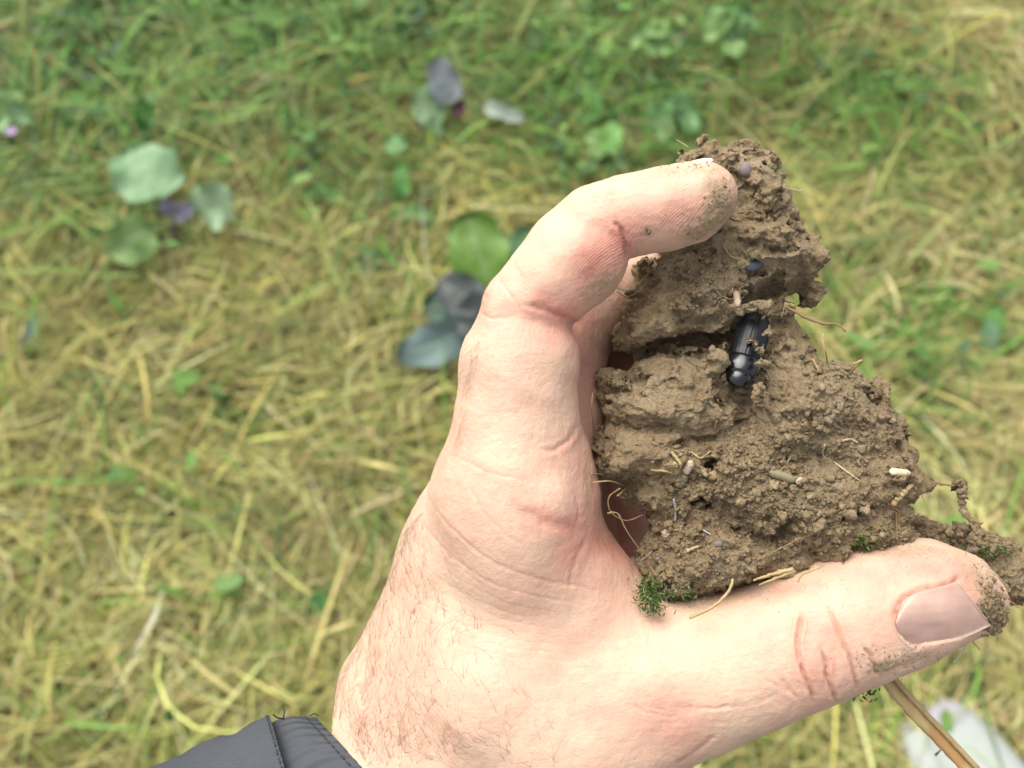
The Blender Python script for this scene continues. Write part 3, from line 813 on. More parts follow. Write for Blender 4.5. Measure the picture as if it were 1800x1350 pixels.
CV = CV + N * (cr * (1.5 * (.45 - F1) + .9 * (.42 - G1)) + (1 - cr) * .35 * (.42 - G1) - (1 - cr) * gate * 1.1 * np.exp(-((C2 - C1) / .05) ** 2) - 2.2 * pit)[:, None]
N = vnormals(CV, CQ)
CV = CV + N * ((.20 + .12 * cr) * fbm(CV * np.array([.9, 1.3, .9]), 3) + .10 * steps(noise3(wp * np.array([1.2, 1.9, 1.2])), 2))[:, None]
crs = cr
obj('clay_body', to_world(CV), CQ, SOIL, clod, smooth=True)
CT = bvh(CV, CQ)
N = vnormals(CV, CQ)
print('clod verts', len(CV))

# ---- crumbs lying on the broken faces
def ico(sub=1):
    import bmesh
    b = bmesh.new(); bmesh.ops.create_icosphere(b, subdivisions=sub, radius=1)
    V = np.array([v.co[:] for v in b.verts]); Fc = np.array([[v.index for v in f.verts] for f in b.faces]); b.free(); return V, Fc
IV, IF = ico(1); IV2, IF2 = ico(2)
rr = np.random.default_rng(21)
shapes = []
for k in range(8):
    v = IV2 * (1 + 0.85 * fbm(IV2 * 1.5 + 13 * k, 3)[:, None]) * rr.uniform(.65, 1.1, 3)
    shapes.append(v)
vis = (N * (-CV / np.linalg.norm(CV, axis=1)[:, None])).sum(1) > 0.0
w = np.where(vis, 0.018 + crs ** 1.5, 0); w /= w.sum()
pick = rr.choice(len(CV), 9500, p=w)
def rot(q):
    q = q / np.linalg.norm(q); a, b, c, d_ = q
    return np.array([[1-2*(c*c+d_*d_), 2*(b*c-a*d_), 2*(b*d_+a*c)], [2*(b*c+a*d_), 1-2*(b*b+d_*d_), 2*(c*d_-a*b)], [2*(b*d_-a*c), 2*(c*d_+a*b), 1-2*(b*b+c*c)]])
cb = Bag()
small = [IV * (1 + 0.75 * noise3(IV * 1.7 + 5 * k)[:, None]) * rr.uniform(.5, 1.15, 3) for k in range(12)]
for i in pick:
    r_ = min(1.0, rr.lognormal(-1.35, .5)); sh = small[rr.integers(12)]
    v = (sh * r_) @ rot(rr.standard_normal(4)).T + CV[i] + N[i] * r_ * 0.25
    cb.add(to_world(v), IF)
V, Q = cb.get(); obj('soil_crumbs', V, Q, CRUMB, clod, smooth=False, kind='stuff')
meshes = []
for v in shapes:
    me = make_mesh('crumb', (v @ R.T) * 0.001, IF2); me.materials.append(CRUMB); meshes.append(me)
w = np.where(vis, crs ** 2, 0); w /= w.sum()
oc = origin(clod)
for i in rr.choice(len(CV), 230, p=w, replace=False):
    o = bpy.data.objects.new('crumb', meshes[rr.integers(8)]); COL.objects.link(o); o.parent = clod
    s_ = rr.uniform(0.7, 1.4)
    o.location = (to_world(CV[i] + N[i] * 0.1 * s_) - oc).tolist()
    o.rotation_euler = tuple(rr.uniform(0, 6.3, 3)); o.scale = (s_,) * 3

# ---- helper: a thread laid over the lump
def on(px, py, lift=0.4, tree=None, dflt=190):
    h, n = hit(tree or CT, px, py)
    return unp(px, py, (-h[2] if h is not None else dflt) - lift)
def strand(name, pts, rad, mat, parent=clod, wob=0.12, sides=6, lift=0.4, D=None, taper=(1, .6), nseg=26, seed=0, **props):
    P0 = []
    last = None
    for p in pts:
        if len(p) == 3: q = unp(p[0], p[1], p[2])
        else:
            h, n = hit(CT, *p)
            q = unp(p[0], p[1], (-h[2] - lift) if h is not None else (last if last else 190.0)); last = -q[2]
        P0.append(q)
    C_ = catmull(P0, nseg); rg = np.random.default_rng(seed + 5)
    C_ = C_ + rg.standard_normal(C_.shape) * rad * 0.12
    r_ = rad * np.linspace(taper[0], taper[1], nseg) * (1 + rg.standard_normal(nseg) * wob)
    V, Q = tube(to_world(C_), np.abs(r_) * 0.001, sides, wob * .6, rg)
    return obj(name, V, Q, mat, parent, **props)
def simple(name, c1, c2, rough=0.7, sc=400, bump=0.0002, sss=0.0):
    m = Mat(name, rough, 0.3); n_ = m.noise(sc, 4, 0.65)
    m.color(m.mix(n_, c1, c2)); m.bump(n_, bump, 0.6)
    if sss: m.b.inputs['Subsurface Weight'].default_value = sss; m.b.inputs['Subsurface Scale'].default_value = .0015; m.b.inputs['Subsurface Radius'].default_value = (1, .6, .4)
    return m.m
ROOTY = simple('yellow_root', (0.26, 0.185, 0.085), (0.44, 0.34, 0.155))
ROOTB = simple('brown_root', (0.16, 0.09, 0.045), (0.34, 0.22, 0.11))
ROOTP = simple('pale_rootlet', (0.38, 0.32, 0.21), (0.56, 0.49, 0.34))
WHITE = simple('white_thread', (0.30, 0.29, 0.27), (0.46, 0.45, 0.42))
NOD = simple('nodule', (0.36, 0.25, 0.17), (0.58, 0.44, 0.32), 0.5, 300, 0.0002, .3)
STRAW = simple('dry_straw', (0.30, 0.20, 0.09), (0.52, 0.40, 0.20), 0.6, 600)
roots = [
 ([(1195, 800), (1215, 795), (1232, 805), (1250, 792)], .55, ROOTY), ([(1180, 795), (1196, 815), (1192, 830)], .6, ROOTY), ([(1145, 826), (1165, 828), (1190, 834)], .5, ROOTY),
 ([(1138, 768), (1152, 780), (1185, 792), (1200, 798)], .22, ROOTY), ([(1450, 782), (1447, 800), (1470, 815), (1490, 830), (1512, 845)], .38, ROOTP),
 ([(1040, 833), (1062, 835), (1090, 850), (1115, 855)], .28, ROOTY), ([(1042, 848), (1075, 846), (1105, 855), (1140, 843)], .25, ROOTY), ([(1085, 872), (1108, 852), (1122, 838), (1135, 815)], .24, ROOTY),
 ([(1090, 858, 188), (1070, 875, 190), (1074, 900, 191), (1100, 915, 192), (1130, 905, 194)], .3, ROOTB),
 ([(1068, 902, 190), (1086, 903, 190), (1100, 930, 190), (1124, 966, 191)], .34, ROOTB),
 ([(1380, 538, 196), (1410, 555, 195), (1445, 568, 194), (1470, 570, 193), (1487, 582, 192)], .55, ROOTB),
 ([(1380, 536, 196), (1394, 538, 196), (1400, 548, 196)], .8, ROOTY),
 ([(1447, 586, 190), (1446, 600, 189), (1452, 622, 189), (1455, 640), (1462, 662), (1461, 678)], .30, ROOTY),
 ([(1500, 640), (1515, 635), (1490, 660), (1505, 662)], .5, ROOTY), ([(1428, 632), (1440, 650), (1452, 662)], .6, ROOTY),
 ([(1270, 430), (1285, 450), (1305, 455), (1315, 440)], .35, ROOTY), ([(1272, 522), (1285, 526), (1300, 510), (1308, 485), (1306, 460)], .3, ROOTY),
 ([(1255, 505), (1268, 520), (1285, 528)], .2, ROOTY), ([(1373, 330, 202), (1390, 332, 201), (1405, 335, 200), (1412, 332, 200)], .22, ROOTP),
 ([(1190, 246, 205), (1200, 252, 205), (1210, 258, 204)], .2, ROOTP), ([(1198, 284, 205), (1210, 287, 204)], .5, ROOTY),
 ([(1085, 512, 205), (1100, 522, 203), (1118, 516, 203)], .3, ROOTY), ([(1078, 503, 204), (1098, 510, 203), (1112, 508, 203)], .45, ROOTP),
 ([(1622, 845, 200), (1650, 850, 200), (1680, 855, 200), (1692, 862, 200)], .55, ROOTB), ([(1373, 558, 193), (1377, 546, 192), (1381, 532, 192)], .11, ROOTP), ([(1350, 554, 192), (1352, 546, 192), (1356, 536, 192)], .11, ROOTP),
 ([(1205, 640 + 220), (1218, 880), (1222, 890)], .4, ROOTY), ([(1182, 880), (1190, 892)], .25, ROOTB), ([(1392, 800), (1378, 820), (1362, 838)], .3, ROOTY), ([(1480, 775), (1495, 772), (1508, 778)], .45, ROOTP),
 ([(1300, 960), (1330, 950), (1370, 925)], .2, ROOTB), ([(1330, 985), (1400, 950), (1440, 935)], .22, ROOTB), ([(1575, 900), (1576, 925), (1578, 945)], .35, ROOTB), ([(1560, 885), (1590, 905), (1605, 920)], .22, ROOTB),
 ([(1260, 740), (1255, 755), (1245, 765)], .3, ROOTY), ([(1042, 690), (1040, 720), (1044, 765)], .2, ROOTB), ([(1115, 1005), (1140, 1010), (1180, 1018)], .5, ROOTB), ([(1100, 1045), (1112, 1040), (1130, 1046)], .16, ROOTP), ([(1102, 1016), (1110, 1014), (1118, 1010)], .25, ROOTP),
 ([(1740, 1000, 200), (1752, 1010, 199), (1770, 1030, 198)], .16, ROOTP), ([(1765, 1048, 199), (1778, 1058, 198), (1790, 1068, 197)], .3, ROOTB), ([(1618, 862, 196), (1622, 875, 195), (1627, 884, 194)], .16, ROOTB),
]
for i, (pts, r_, mt) in enumerate(roots):
    strand('root', pts, r_ * .68, mt, seed=i, taper=(1, .55))
for pts, r_ in (([(1184, 878), (1188, 892), (1187, 915)], .42), ([(1231, 928), (1240, 934), (1250, 940)], .28), ([(1172, 1030), (1168, 1044), (1173, 1058)], .3), ([(1128, 985), (1140, 975), (1151, 965)], .16), ([(1690, 1120, 192), (1697, 1135, 192), (1688, 1150, 192), (1676, 1165, 192)], .22)):
    strand('white_rootlet', pts, r_ * .8, WHITE, taper=(1, .8), wob=.03)
strand('hanging_rootlet', [(1595, 1154, 193), (1612, 1158, 193), (1632, 1152, 193)], .28, ROOTP)
strand('hanging_rootlet', [(1700, 1118, 191), (1712, 1130, 191), (1723, 1143, 191)], .16, ROOTB)
# hanging root with soil stuck on it, right of the thumb tip
t1 = strand('clogged_root', [(1688, 850, 200), (1692, 865, 199), (1690, 885, 199), (1700, 908, 199), (1712, 918, 199), (1728, 920, 199)], 1.0, CRUMB, wob=.35, sides=10, nseg=40, taper=(1.2, .25), seed=9)
strand('root', [(1714, 916, 198), (1720, 924, 198), (1718, 930, 198)], .2, ROOTB); strand('root', [(1694, 925, 202), (1690, 940, 203), (1688, 950, 204)], 1.6, CRUMB, wob=.3, sides=10)

# ---- nodules, chaff grain, pebbles
def pellet(name, a, b, ra, rb, mat, lift=0.5, **props):
    ra *= .86; rb *= .86; lift *= .55
    A = on(*a, lift=lift); Bp = on(*b, lift=lift)
    n_ = 12; t = np.linspace(0, 1, n_)
    r_ = (ra + (rb - ra) * t) * np.sqrt(np.clip(1 - (2 * t - 1) ** 6, 0.12, 1))
    V, Q = tube(to_world(A + (Bp - A) * t[:, None]), r_ * 0.001, 12, 0.11, rr)
    return obj(name, V, Q, mat, clod, **props)
pellet('pale_nodule', (1294, 513), (1297, 538), 0.85, 0.95, NOD)
pellet('pale_nodule', (1141, 914), (1160, 918), 0.75, 0.55, NOD)
pellet('pale_nodule', (1168, 932), (1172, 942), 1.0, 1.2, NOD)
pellet('pale_nodule', (1217, 810), (1203, 832), 0.95, 1.2, NOD, .9)
pellet('pale_nodule', (1186, 812), (1190, 832), 0.8, 0.9, ROOTY, .7)
pellet('root_stub', (1205, 832), (1190, 856), 1.5, 1.2, simple('green_stub', (0.17, 0.155, 0.085), (0.28, 0.24, 0.14)), .4)
pellet('pale_nodule', (1398, 846), (1421, 843), 1.0, 0.75, NOD, .9)
pellet('root_stub', (1350, 828), (1398, 845), 1.0, 1.2, bpy.data.materials['green_stub'], .5)
pellet('chaff_grain', (1564, 829), (1600, 832), 1.05, 0.9, simple('chaff', (0.48, 0.40, 0.22), (0.72, 0.66, 0.44), .5, 900), .7, label='cream coloured husk')
PEB = simple('blue_pebble', (0.045, 0.055, 0.065), (0.10, 0.11, 0.12), 0.45, 500); PEB2 = simple('mauve_pebble', (0.15, 0.12, 0.12), (0.22, 0.18, 0.17), 0.6, 300)
def pebble(px, py, rx, ry, mat, an=0, emb=0.5, **props):
    h, n_ = hit(CT, px, py)
    if h is None: return
    v = IV2 * (1 + .18 * fbm(IV2 * 1.3 + px, 2)[:, None]); D = -h[2]
    v = v * np.array([rx * D / F, ry * D / F, .6 * ry * D / F]); a = math.radians(-an)
    v = v @ np.array([[math.cos(a), math.sin(a), 0], [-math.sin(a), math.cos(a), 0], [0, 0, 1]]) + h + np.array([0, 0, .1])
    return obj('pebble', to_world(v), IF2, mat, clod, **props)
pebble(1312, 298, 13, 14, PEB2, label='mauve pebble'); pebble(1328, 466, 20, 10, PEB, -20, label='dark blue grey pebble'); pebble(1158, 982, 7, 5, PEB2); pebble(1263, 956, 8, 6, PEB2); pebble(1702, 968, 9, 7, PEB2); pebble(1408, 628, 4, 4, PEB)
for x, y in ((1458, 725), (1470, 712), (1588, 770), (1602, 772), (1340, 845)): pebble(x, y, 4, 2.5, PEB)

# ---- dry straw bits and the broken twig under the lump
strand('straw_bit', [(1325, 1020, 188), (1350, 1012, 187), (1395, 1000, 187)], .55, STRAW, taper=(.4, 1), sides=5)
strand('straw_bit', [(1335, 1028, 187.5), (1360, 1018, 187), (1398, 1003, 187)], .45, STRAW, taper=(.4, 1), sides=5)
strand('straw_bit', [(1345, 1014, 187.5), (1368, 1005, 187), (1368, 1003, 187)], .4, STRAW, taper=(.4, 1), sides=5)
strand('straw_bit', [(1403, 1022, 186), (1410, 1010, 186), (1435, 1000, 186), (1450, 992, 186)], .3, STRAW)
strand('straw_bit', [(1195, 975), (1210, 968), (1228, 960)], .55, STRAW); strand('straw_bit', [(1160, 1055), (1175, 1048), (1190, 1038)], .4, STRAW)
strand('straw_bit', [(1570, 885), (1590, 865), (1603, 852)], .8, STRAW)
strand('broken_twig', [(1288, 1018, 185), (1283, 1036, 184), (1262, 1060, 184), (1240, 1074, 184), (1213, 1085, 184.5)], .5, STRAW, taper=(.6, .8), wob=.05, sides=8, label='curved straw coloured twig under the lump')

# ---- moss tufts
mm = Mat('moss', 0.7); mm.color(m_c := mm.mix(mm.noise(900, 3), (0.035, 0.06, 0.012), (0.13, 0.19, 0.04)))
def moss(spots, name='moss'):
    b = Bag()
    for (x, y, rx, ry, n_, D) in spots:
        for k in range(n_):
            px, py = x + rr.normal(0, rx), y + rr.normal(0, ry)
            h, nn = hit(CT, px, py)
            p = unp(px, py, -h[2] if h is not None and abs(-h[2] - D) < 10 else D)
            d_ = rr.standard_normal(3) * .8 + np.array([0, -.3, .8]); d_ /= np.linalg.norm(d_)
            L_ = rr.uniform(.7, 1.9); s_ = np.cross(d_, rr.standard_normal(3)); s_ /= np.linalg.norm(s_)
            wd = rr.uniform(.12, .28)
            P_ = np.array([p - s_ * wd * .6, p + s_ * wd * .6, p + d_ * L_ * .55 + s_ * wd, p + d_ * L_ * .55 - s_ * wd, p + d_ * L_])
            b.add(to_world(P_), np.array([[0, 1, 2], [0, 2, 3], [3, 2, 4]]))
    V, Q = b.get(); return obj(name, V, Q, mm.m, clod, smooth=False, kind='stuff')
moss([(1142, 1040, 12, 16, 420, 189), (1175, 1048, 16, 10, 160, 189), (1520, 952, 9, 8, 160, 191), (1680, 950, 12, 7, 160, 205), (1740, 965, 16, 9, 160, 205), (1150, 1062, 10, 8, 80, 188), (1212, 1040, 12, 10, 50, 188), (1515, 1208, 12, 10, 130, 206), (1580, 1165, 8, 12, 90, 204)])

# ---- the dry stalk that sticks out below the thumb
def stalk():
    pts = [(1535, 1150, 214), (1556, 1190, 214), (1605, 1247, 213), (1660, 1305, 212), (1720, 1372, 211), (1800, 1470, 210)]
    C_ = catmull([unp(*p) for p in pts], 40)
    r_ = np.interp(np.linspace(0, 1, 40), [0, .2, .4, 1], [1.8, 2.1, 2.4, 2.1])
    V, Q = tube(to_world(C_), r_ * .001, 14, .05, rr, .6)
    m = Mat('dry_stalk', .55); n_ = m.noise(1, 3, .5, m.scaled((900, 300, 300))); big_ = m.noise(45, 3)
    m.color(m.mix(m.ramp(big_, [(.42, (0, 0, 0)), (.62, (1, 1, 1))]), m.mix(n_, (0.50, 0.42, 0.17), (0.62, 0.55, 0.28)), (0.42, 0.24, 0.09)))
    m.bump(n_, .0003, .8)
    o = obj('dry_stalk', V, Q, m.m, clod, label='thick yellow stalk hanging below the thumb')
    V, Q = tube(to_world(C_[3:30] + np.array([1.5, .6, 1.6])), .0007, 6, .05, rr)
    obj('stalk_rib', V, Q, STRAW, o)
stalk()
strand('root', [(1645, 1327, 208), (1650, 1322, 207), (1655, 1317, 207)], .3, ROOTB)

# ---- soil dust stuck to finger and thumb
gb = Bag()
for (x, y, rx, ry, n_, smin_, smax_) in [(1268, 360, 12, 26, 60, .06, .35), (1240, 398, 30, 12, 60, .05, .22), (1150, 400, 50, 30, 60, .04, .12), (1060, 500, 40, 30, 100, .04, .14), (1190, 345, 70, 40, 120, .04, .11), (1746, 1080, 11, 24, 420, .15, .8), (1730, 1000, 16, 30, 90, .06, .25), (1738, 1050, 12, 20, 60, .08, .3),
                                      (1600, 1155, 50, 10, 160, .06, .22), (1640, 985, 80, 20, 100, .04, .14), (1430, 1035, 50, 25, 120, .04, .12), (1545, 1170, 18, 8, 40, .08, .3), (1310, 1050, 60, 12, 60, .04, .16), (1216, 292, 20, 4, 16, .1, .3), (1139, 406, 3, 3, 6, .25, .45), (870, 640, 80, 120, 12, .04, .1), (980, 800, 60, 60, 10, .04, .1)]:
    for k in range(n_):
        px, py = x + rr.normal(0, rx), y + rr.normal(0, ry)
        h, nn = hit(HT, px, py)
        if h is None or -h[2] > 215: continue
        r_ = rr.uniform(smin_, smax_); v = (small[rr.integers(12)] * r_) @ rot(rr.standard_normal(4)).T + h + nn * r_ * .3
        gb.add(to_world(v), IF)
V, Q = gb.get(); obj('soil_specks', V, Q, CRUMB, person, kind='stuff')

# ------------------------------------------------------------------ the black beetle in its burrow
def beetle():
    A = unp(1334, 548, 198.5); Bh = unp(1293, 681, 190.8)     # rear end, snout
    ax = Bh - A; Ln = np.linalg.norm(ax); ax /= Ln
    vw = -(A + Bh) / 2; vw /= np.linalg.norm(vw)
    up = vw - ax * vw.dot(ax); up /= np.linalg.norm(up); sd_ = np.cross(ax, up)
    root = thing('beetle', to_world((A + Bh) / 2), 'shiny black beetle head down in the burrow of the soil lump', 'beetle')
    bm = Mat('beetle_shell', 0.24, 0.45); n_ = bm.noise(900, 3)
    bm.color((0.006, 0.0065, 0.008)); bm.b.inputs['Coat Weight'].default_value = .4; bm.b.inputs['Coat Roughness'].default_value = .12; bm.bump(n_, .00004, .6)
    wm = Mat('wing_shell', 0.36, 0.35); wm.color((0.007, 0.0075, 0.009)); wm.bump(wm.noise(1200, 2), .00005, .5)
    def body(name, t0, t1, prof, hgt, mat, striae=0, ns=26, nr=40, parent=root, half=0):
        kx, ky = np.array(prof[0]), np.array(prof[1]); cc_ = catmull(np.c_[kx, ky, 0 * kx], 80); fx, fy = cc_[:, 0], np.maximum(cc_[:, 1], .05)
        T_ = (1 - np.cos(np.linspace(0, math.pi, ns))) / 2; th = np.linspace(0, 2 * math.pi, nr, endpoint=False)
        V = []
        for t in T_:
            w_ = float(np.interp(t, fx, fy)); c = A + ax * Ln * (t0 + (t1 - t0) * t)
            for a in th:
                g = 1.0
                if striae and math.sin(a) > 0: g = 1 - .010 * (math.cos(math.cos(a) * striae * math.pi) > .55)
                if striae: g -= .05 * math.exp(-(math.cos(a) / .035) ** 2) * (math.sin(a) > 0)
                V.append(c + sd_ * math.cos(a) * w_ * g + up * math.sin(a) * w_ * hgt * g)
        V = np.array(V); i = np.arange(ns - 1)[:, None] * nr; j = np.arange(nr)[None]; j2 = (j + 1) % nr
        Q = np.stack([i + j, i + j2, i + nr + j2, i + nr + j], -1).reshape(-1, 4)
        e = np.arange(nr); V = np.concatenate([V, V[:nr].mean(0)[None], V[-nr:].mean(0)[None]])
        c0 = np.stack([np.full(nr, len(V) - 2), (e + 1) % nr, e, e], 1); c1 = np.stack([np.full(nr, len(V) - 1), (ns - 1) * nr + e, (ns - 1) * nr + (e + 1) % nr, (ns - 1) * nr + (e + 1) % nr], 1)
        T3 = np.concatenate([Q[:, [0, 1, 2]], Q[:, [0, 2, 3]], c0[:, :3], c1[:, [0, 1, 2]]])
        return obj(name, to_world(V), T3, mat, parent)
    W_ = 3.9
    body('wing_cases', 0, .62, ([0, .06, .2, .5, .85, 1], [.3, W_ * .5, W_ * .82, W_, W_ * .97, W_ * .88]), .62, wm.m, 11, 40, 140)
    body('thorax', .63, .85, ([0, .12, .5, .85, 1], [W_ * .86, W_ * .97, W_ * .98, W_ * .86, W_ * .70]), .66, bm.m)
    body('head', .82, 1.0, ([0, .2, .5, .8, .95, 1], [W_ * .66, W_ * .74, W_ * .68, W_ * .48, W_ * .22, W_ * .02]), .66, bm.m)
    for s_ in (-1, 1):
        for t, sp in ((.50, .0), (.68, .35), (.82, .8)):
            p0 = A + ax * Ln * t + sd_ * s_ * W_ * .7 - up * .6
            P_ = np.array([p0, p0 + sd_ * s_ * .9 - up * .1 + ax * sp, p0 + sd_ * s_ * 1.2 - up * .9 + ax * (sp + 1.2)])
            V, Q = tube(to_world(catmull(P_, 10)), .00035 * np.linspace(1.2, .5, 10), 8); obj('leg', V, Q, bm.m, root)
beetle()
# ------------------------------------------------------------------ the ground behind
gx = np.linspace(-6, 6, 161); gy = np.linspace(-4, 9, 161)
GX, GY = np.meshgrid(gx, gy, indexing='ij'); P = np.stack([GX.ravel(), GY.ravel(), 0 * GX.ravel()], 1)
P[:, 2] = -0.012 + 0.018 * fbm(P * 2.5, 3) + 0.006 * fbm(P * 11, 2)
I = np.arange(160)[:, None] * 161 + np.arange(160)[None]
m = Mat('field_soil', .95, .1); n1 = m.noise(3.5, 6, .7); n2 = m.noise(60, 5, .7)
m.color(m.mix(n2, m.ramp(n1, [(.35, (.05, .038, .022)), (.65, (.17, .12, .07))]), (.12, .09, .055))); m.bump(n2, .02, .8)
g_ = obj('ground', P, np.stack([I, I + 161, I + 162, I + 1], -1).reshape(-1, 4), m.m, None, kind='structure')

def fol_material(name, rough=.55, trans=.25, spec=.3):
    m = Mat(name, rough, spec); c = m.attr('col')
    n_ = m.noise(160, 3, .6)
    c2 = m.mix(m.math('MULTIPLY', n_, .5), c, m.mix(1.0, c, (.62, .60, .5), 'MULTIPLY'))
    m.color(c2)
    tr = m.n.new('ShaderNodeBsdfTranslucent'); mx = m.n.new('ShaderNodeMixShader'); mx.inputs[0].default_value = trans
    m.l.new(c2, tr.inputs[0]); m.l.new(m.b.outputs[0], mx.inputs[1]); m.l.new(tr.outputs[0], mx.inputs[2])
    m.l.new(mx.outputs[0], m.n['Material Output'].inputs[0]); return m.m
FOL = fol_material('dry_blade', .6, .15); GRN = fol_material('green_blade', .5, .3)

def gmask(px, py, blobs):
    g = np.zeros(len(px))
    for x, y, rx, ry, a in blobs: g = np.maximum(g, a * np.exp(-(((px - x) / rx) ** 2 + ((py - y) / ry) ** 2)))
    return g
GREEN = [(330, 70, 480, 170, 1), (40, 230, 170, 170, .9), (250, 230, 240, 100, .75), (700, 60, 300, 110, .8), (1010, 120, 260, 140, .95), (1110, 220, 200, 110, .9), (1460, 190, 170, 100, .85), (1270, 40, 170, 70, .9), (1560, 250, 120, 70, .6),
         (560, 340, 90, 60, .6), (700, 340, 60, 90, .6), (1540, 640, 110, 70, .5), (450, 1060, 80, 70, .35), (60, 1180, 120, 100, .4), (1500, 540, 110, 90, .5), (1050, 290, 110, 70, .8), (380, 720, 60, 40, .4), (240, 860, 100, 60, .25), (1700, 560, 80, 130, .4), (1620, 1180, 90, 60, .4), (1300, 1320, 120, 60, .35), (1560, 700, 60, 60, .4), (150, 340, 130, 90, .6)]
BARE = [(1310, 228, 110, 44, 1.0), (1430, 85, 100, 50, .95), (1280, 170, 60, 30, .6), (490, 370, 60, 22, .6), (1000, 40, 80, 30, .4), (560, 230, 90, 40, .5), (420, 130, 120, 50, .5)]
PALE = [(1700, 900, 260, 260, 1), (1780, 120, 100, 260, .9), (1560, 420, 160, 110, 1), (1650, 500, 220, 200, .9), (430, 960, 200, 120, .35), (1600, 1250, 260, 120, .7), (600, 900, 200, 120, .35)]

def ribbons(base, yaw, length, width, arch, rise, curl, col, seg=5, droop=0.0, tipf=.15, roll=None):
    """many curved blades at once; returns V, quads, colours"""
    n = len(base); t = np.linspace(0, 1, seg)[None]
    a = yaw[:, None] + curl[:, None] * t
    step = (length / (seg - 1))[:, None]
    dx = np.cos(a) * step; dy = np.sin(a) * step
    el = rise[:, None] * (1 - droop * t)
    X = base[:, :1] + np.cumsum(dx * np.cos(el), 1) - dx[:, :1] * np.cos(el[:, :1])
    Y = base[:, 1:2] + np.cumsum(dy * np.cos(el), 1) - dy[:, :1] * np.cos(el[:, :1])
    Z = base[:, 2:3] + np.cumsum(step * np.sin(el), 1) - step * np.sin(el[:, :1]) + arch[:, None] * np.sin(np.pi * t)
    Cc = np.stack([X, Y, Z], -1)
    sx = -np.sin(a); sy = np.cos(a)
    ro = np.zeros(n) if roll is None else roll
    sv = np.stack([sx * np.cos(ro)[:, None], sy * np.cos(ro)[:, None], np.sin(ro)[:, None] + 0 * sx], -1)
    wt = np.sin(np.pi * (0.12 + 0.86 * t)) ** .6 * (1 - (1 - tipf) * t ** 3)
    off = sv * (width[:, None] * wt * .5)[..., None]
    V = np.stack([Cc - off, Cc + off], 2).reshape(-1, 3)
    i = (np.arange(n)[:, None] * seg + np.arange(seg - 1)[None]).ravel() * 2
    Q = np.stack([i, i + 1, i + 3, i + 2], 1)
    c = np.repeat(col, seg * 2, 0)
    return V, Q, c
rg = np.random.default_rng(42)
def scatter(n, xr=(-2.0, 2.0), yr=(-.55, 2.5)):
    b = np.stack([rg.uniform(*xr, n), rg.uniform(*yr, n), np.zeros(n)], 1)
    p = proj(b); ok = (p[:, 0] > -260) & (p[:, 0] < 2060) & (p[:, 1] > -260) & (p[:, 1] < 1560)
    return b[ok], p[ok]
def pal(n, cols, w, var=.18):
    c = np.array(cols)[rg.choice(len(cols), n, p=np.array(w) / sum(w))]
    return np.clip(c * (1 + var * rg.standard_normal((n, 1))) * (1 + .06 * rg.standard_normal((n, 3))), .004, .9)
# dry mown grass
b, p = scatter(210000)
gm = gmask(p[:, 0], p[:, 1], GREEN); bm_ = gmask(p[:, 0], p[:, 1], BARE); pm = gmask(p[:, 0], p[:, 1], PALE)
keep = rg.random(len(b)) > np.maximum(bm_ * .93, gm * .72)
keep &= rg.random(len(b)) < .9
b, p, gm, pm = b[keep], p[keep], gm[keep], pm[keep]; n = len(b)
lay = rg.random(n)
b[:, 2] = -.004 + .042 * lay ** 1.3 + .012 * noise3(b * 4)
clump = noise3(np.c_[b[:, :2] * 5, 0 * b[:, 0]]); clump2 = noise3(np.c_[b[:, :2] * 2.2 + 40, 0 * b[:, 0]])
olive = pal(n, [(.40, .38, .14), (.50, .44, .185), (.34, .34, .11), (.60, .52, .26), (.15, .115, .05), (.25, .30, .08)], [3, 2.8, 2.2, 2.0, 1.5, 1.3])
tan = pal(n, [(.52, .43, .25), (.66, .57, .38), (.42, .35, .20), (.46, .42, .21), (.20, .15, .085)], [3, 2, 2, 2, 1])
pt = np.clip(.30 + .9 * pm + .5 * clump2 - .3 * gm, 0, 1)
col = np.where((rg.random(n) < pt)[:, None], tan, olive)
grn_ = pal(n, [(.12, .22, .05), (.17, .28, .07), (.20, .28, .07)], [1, 1, 1])
col = np.where((rg.random(n) < .10 + .45 * gm)[:, None], grn_, col) * (0.24 + .78 * lay ** .8)[:, None] * (1 + .45 * clump)[:, None] * (1.18 + .35 * clump2 - .35 * gm + .30 * pm)[:, None]  # lower layers coloured darker, painting in the shade of the gaps between blades
main = 1.4 * noise3(np.c_[b[:, :2] * 1.6 + 9, 0 * b[:, 0]]) * 3
yaw = np.where(rg.random(n) < .5, main + rg.normal(0, .5, n), rg.uniform(0, 6.28, n))
L = rg.lognormal(-2.1, .5, n).clip(.03, .38); Wd = rg.lognormal(-6.22, .45, n).clip(.0011, .0072)
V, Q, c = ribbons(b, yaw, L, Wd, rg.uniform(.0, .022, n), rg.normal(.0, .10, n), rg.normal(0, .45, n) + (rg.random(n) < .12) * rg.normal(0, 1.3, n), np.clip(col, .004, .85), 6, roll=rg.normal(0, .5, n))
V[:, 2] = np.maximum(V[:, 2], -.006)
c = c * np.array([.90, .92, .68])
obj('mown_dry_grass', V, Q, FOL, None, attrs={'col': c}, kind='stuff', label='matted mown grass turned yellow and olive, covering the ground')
print('straw', n)
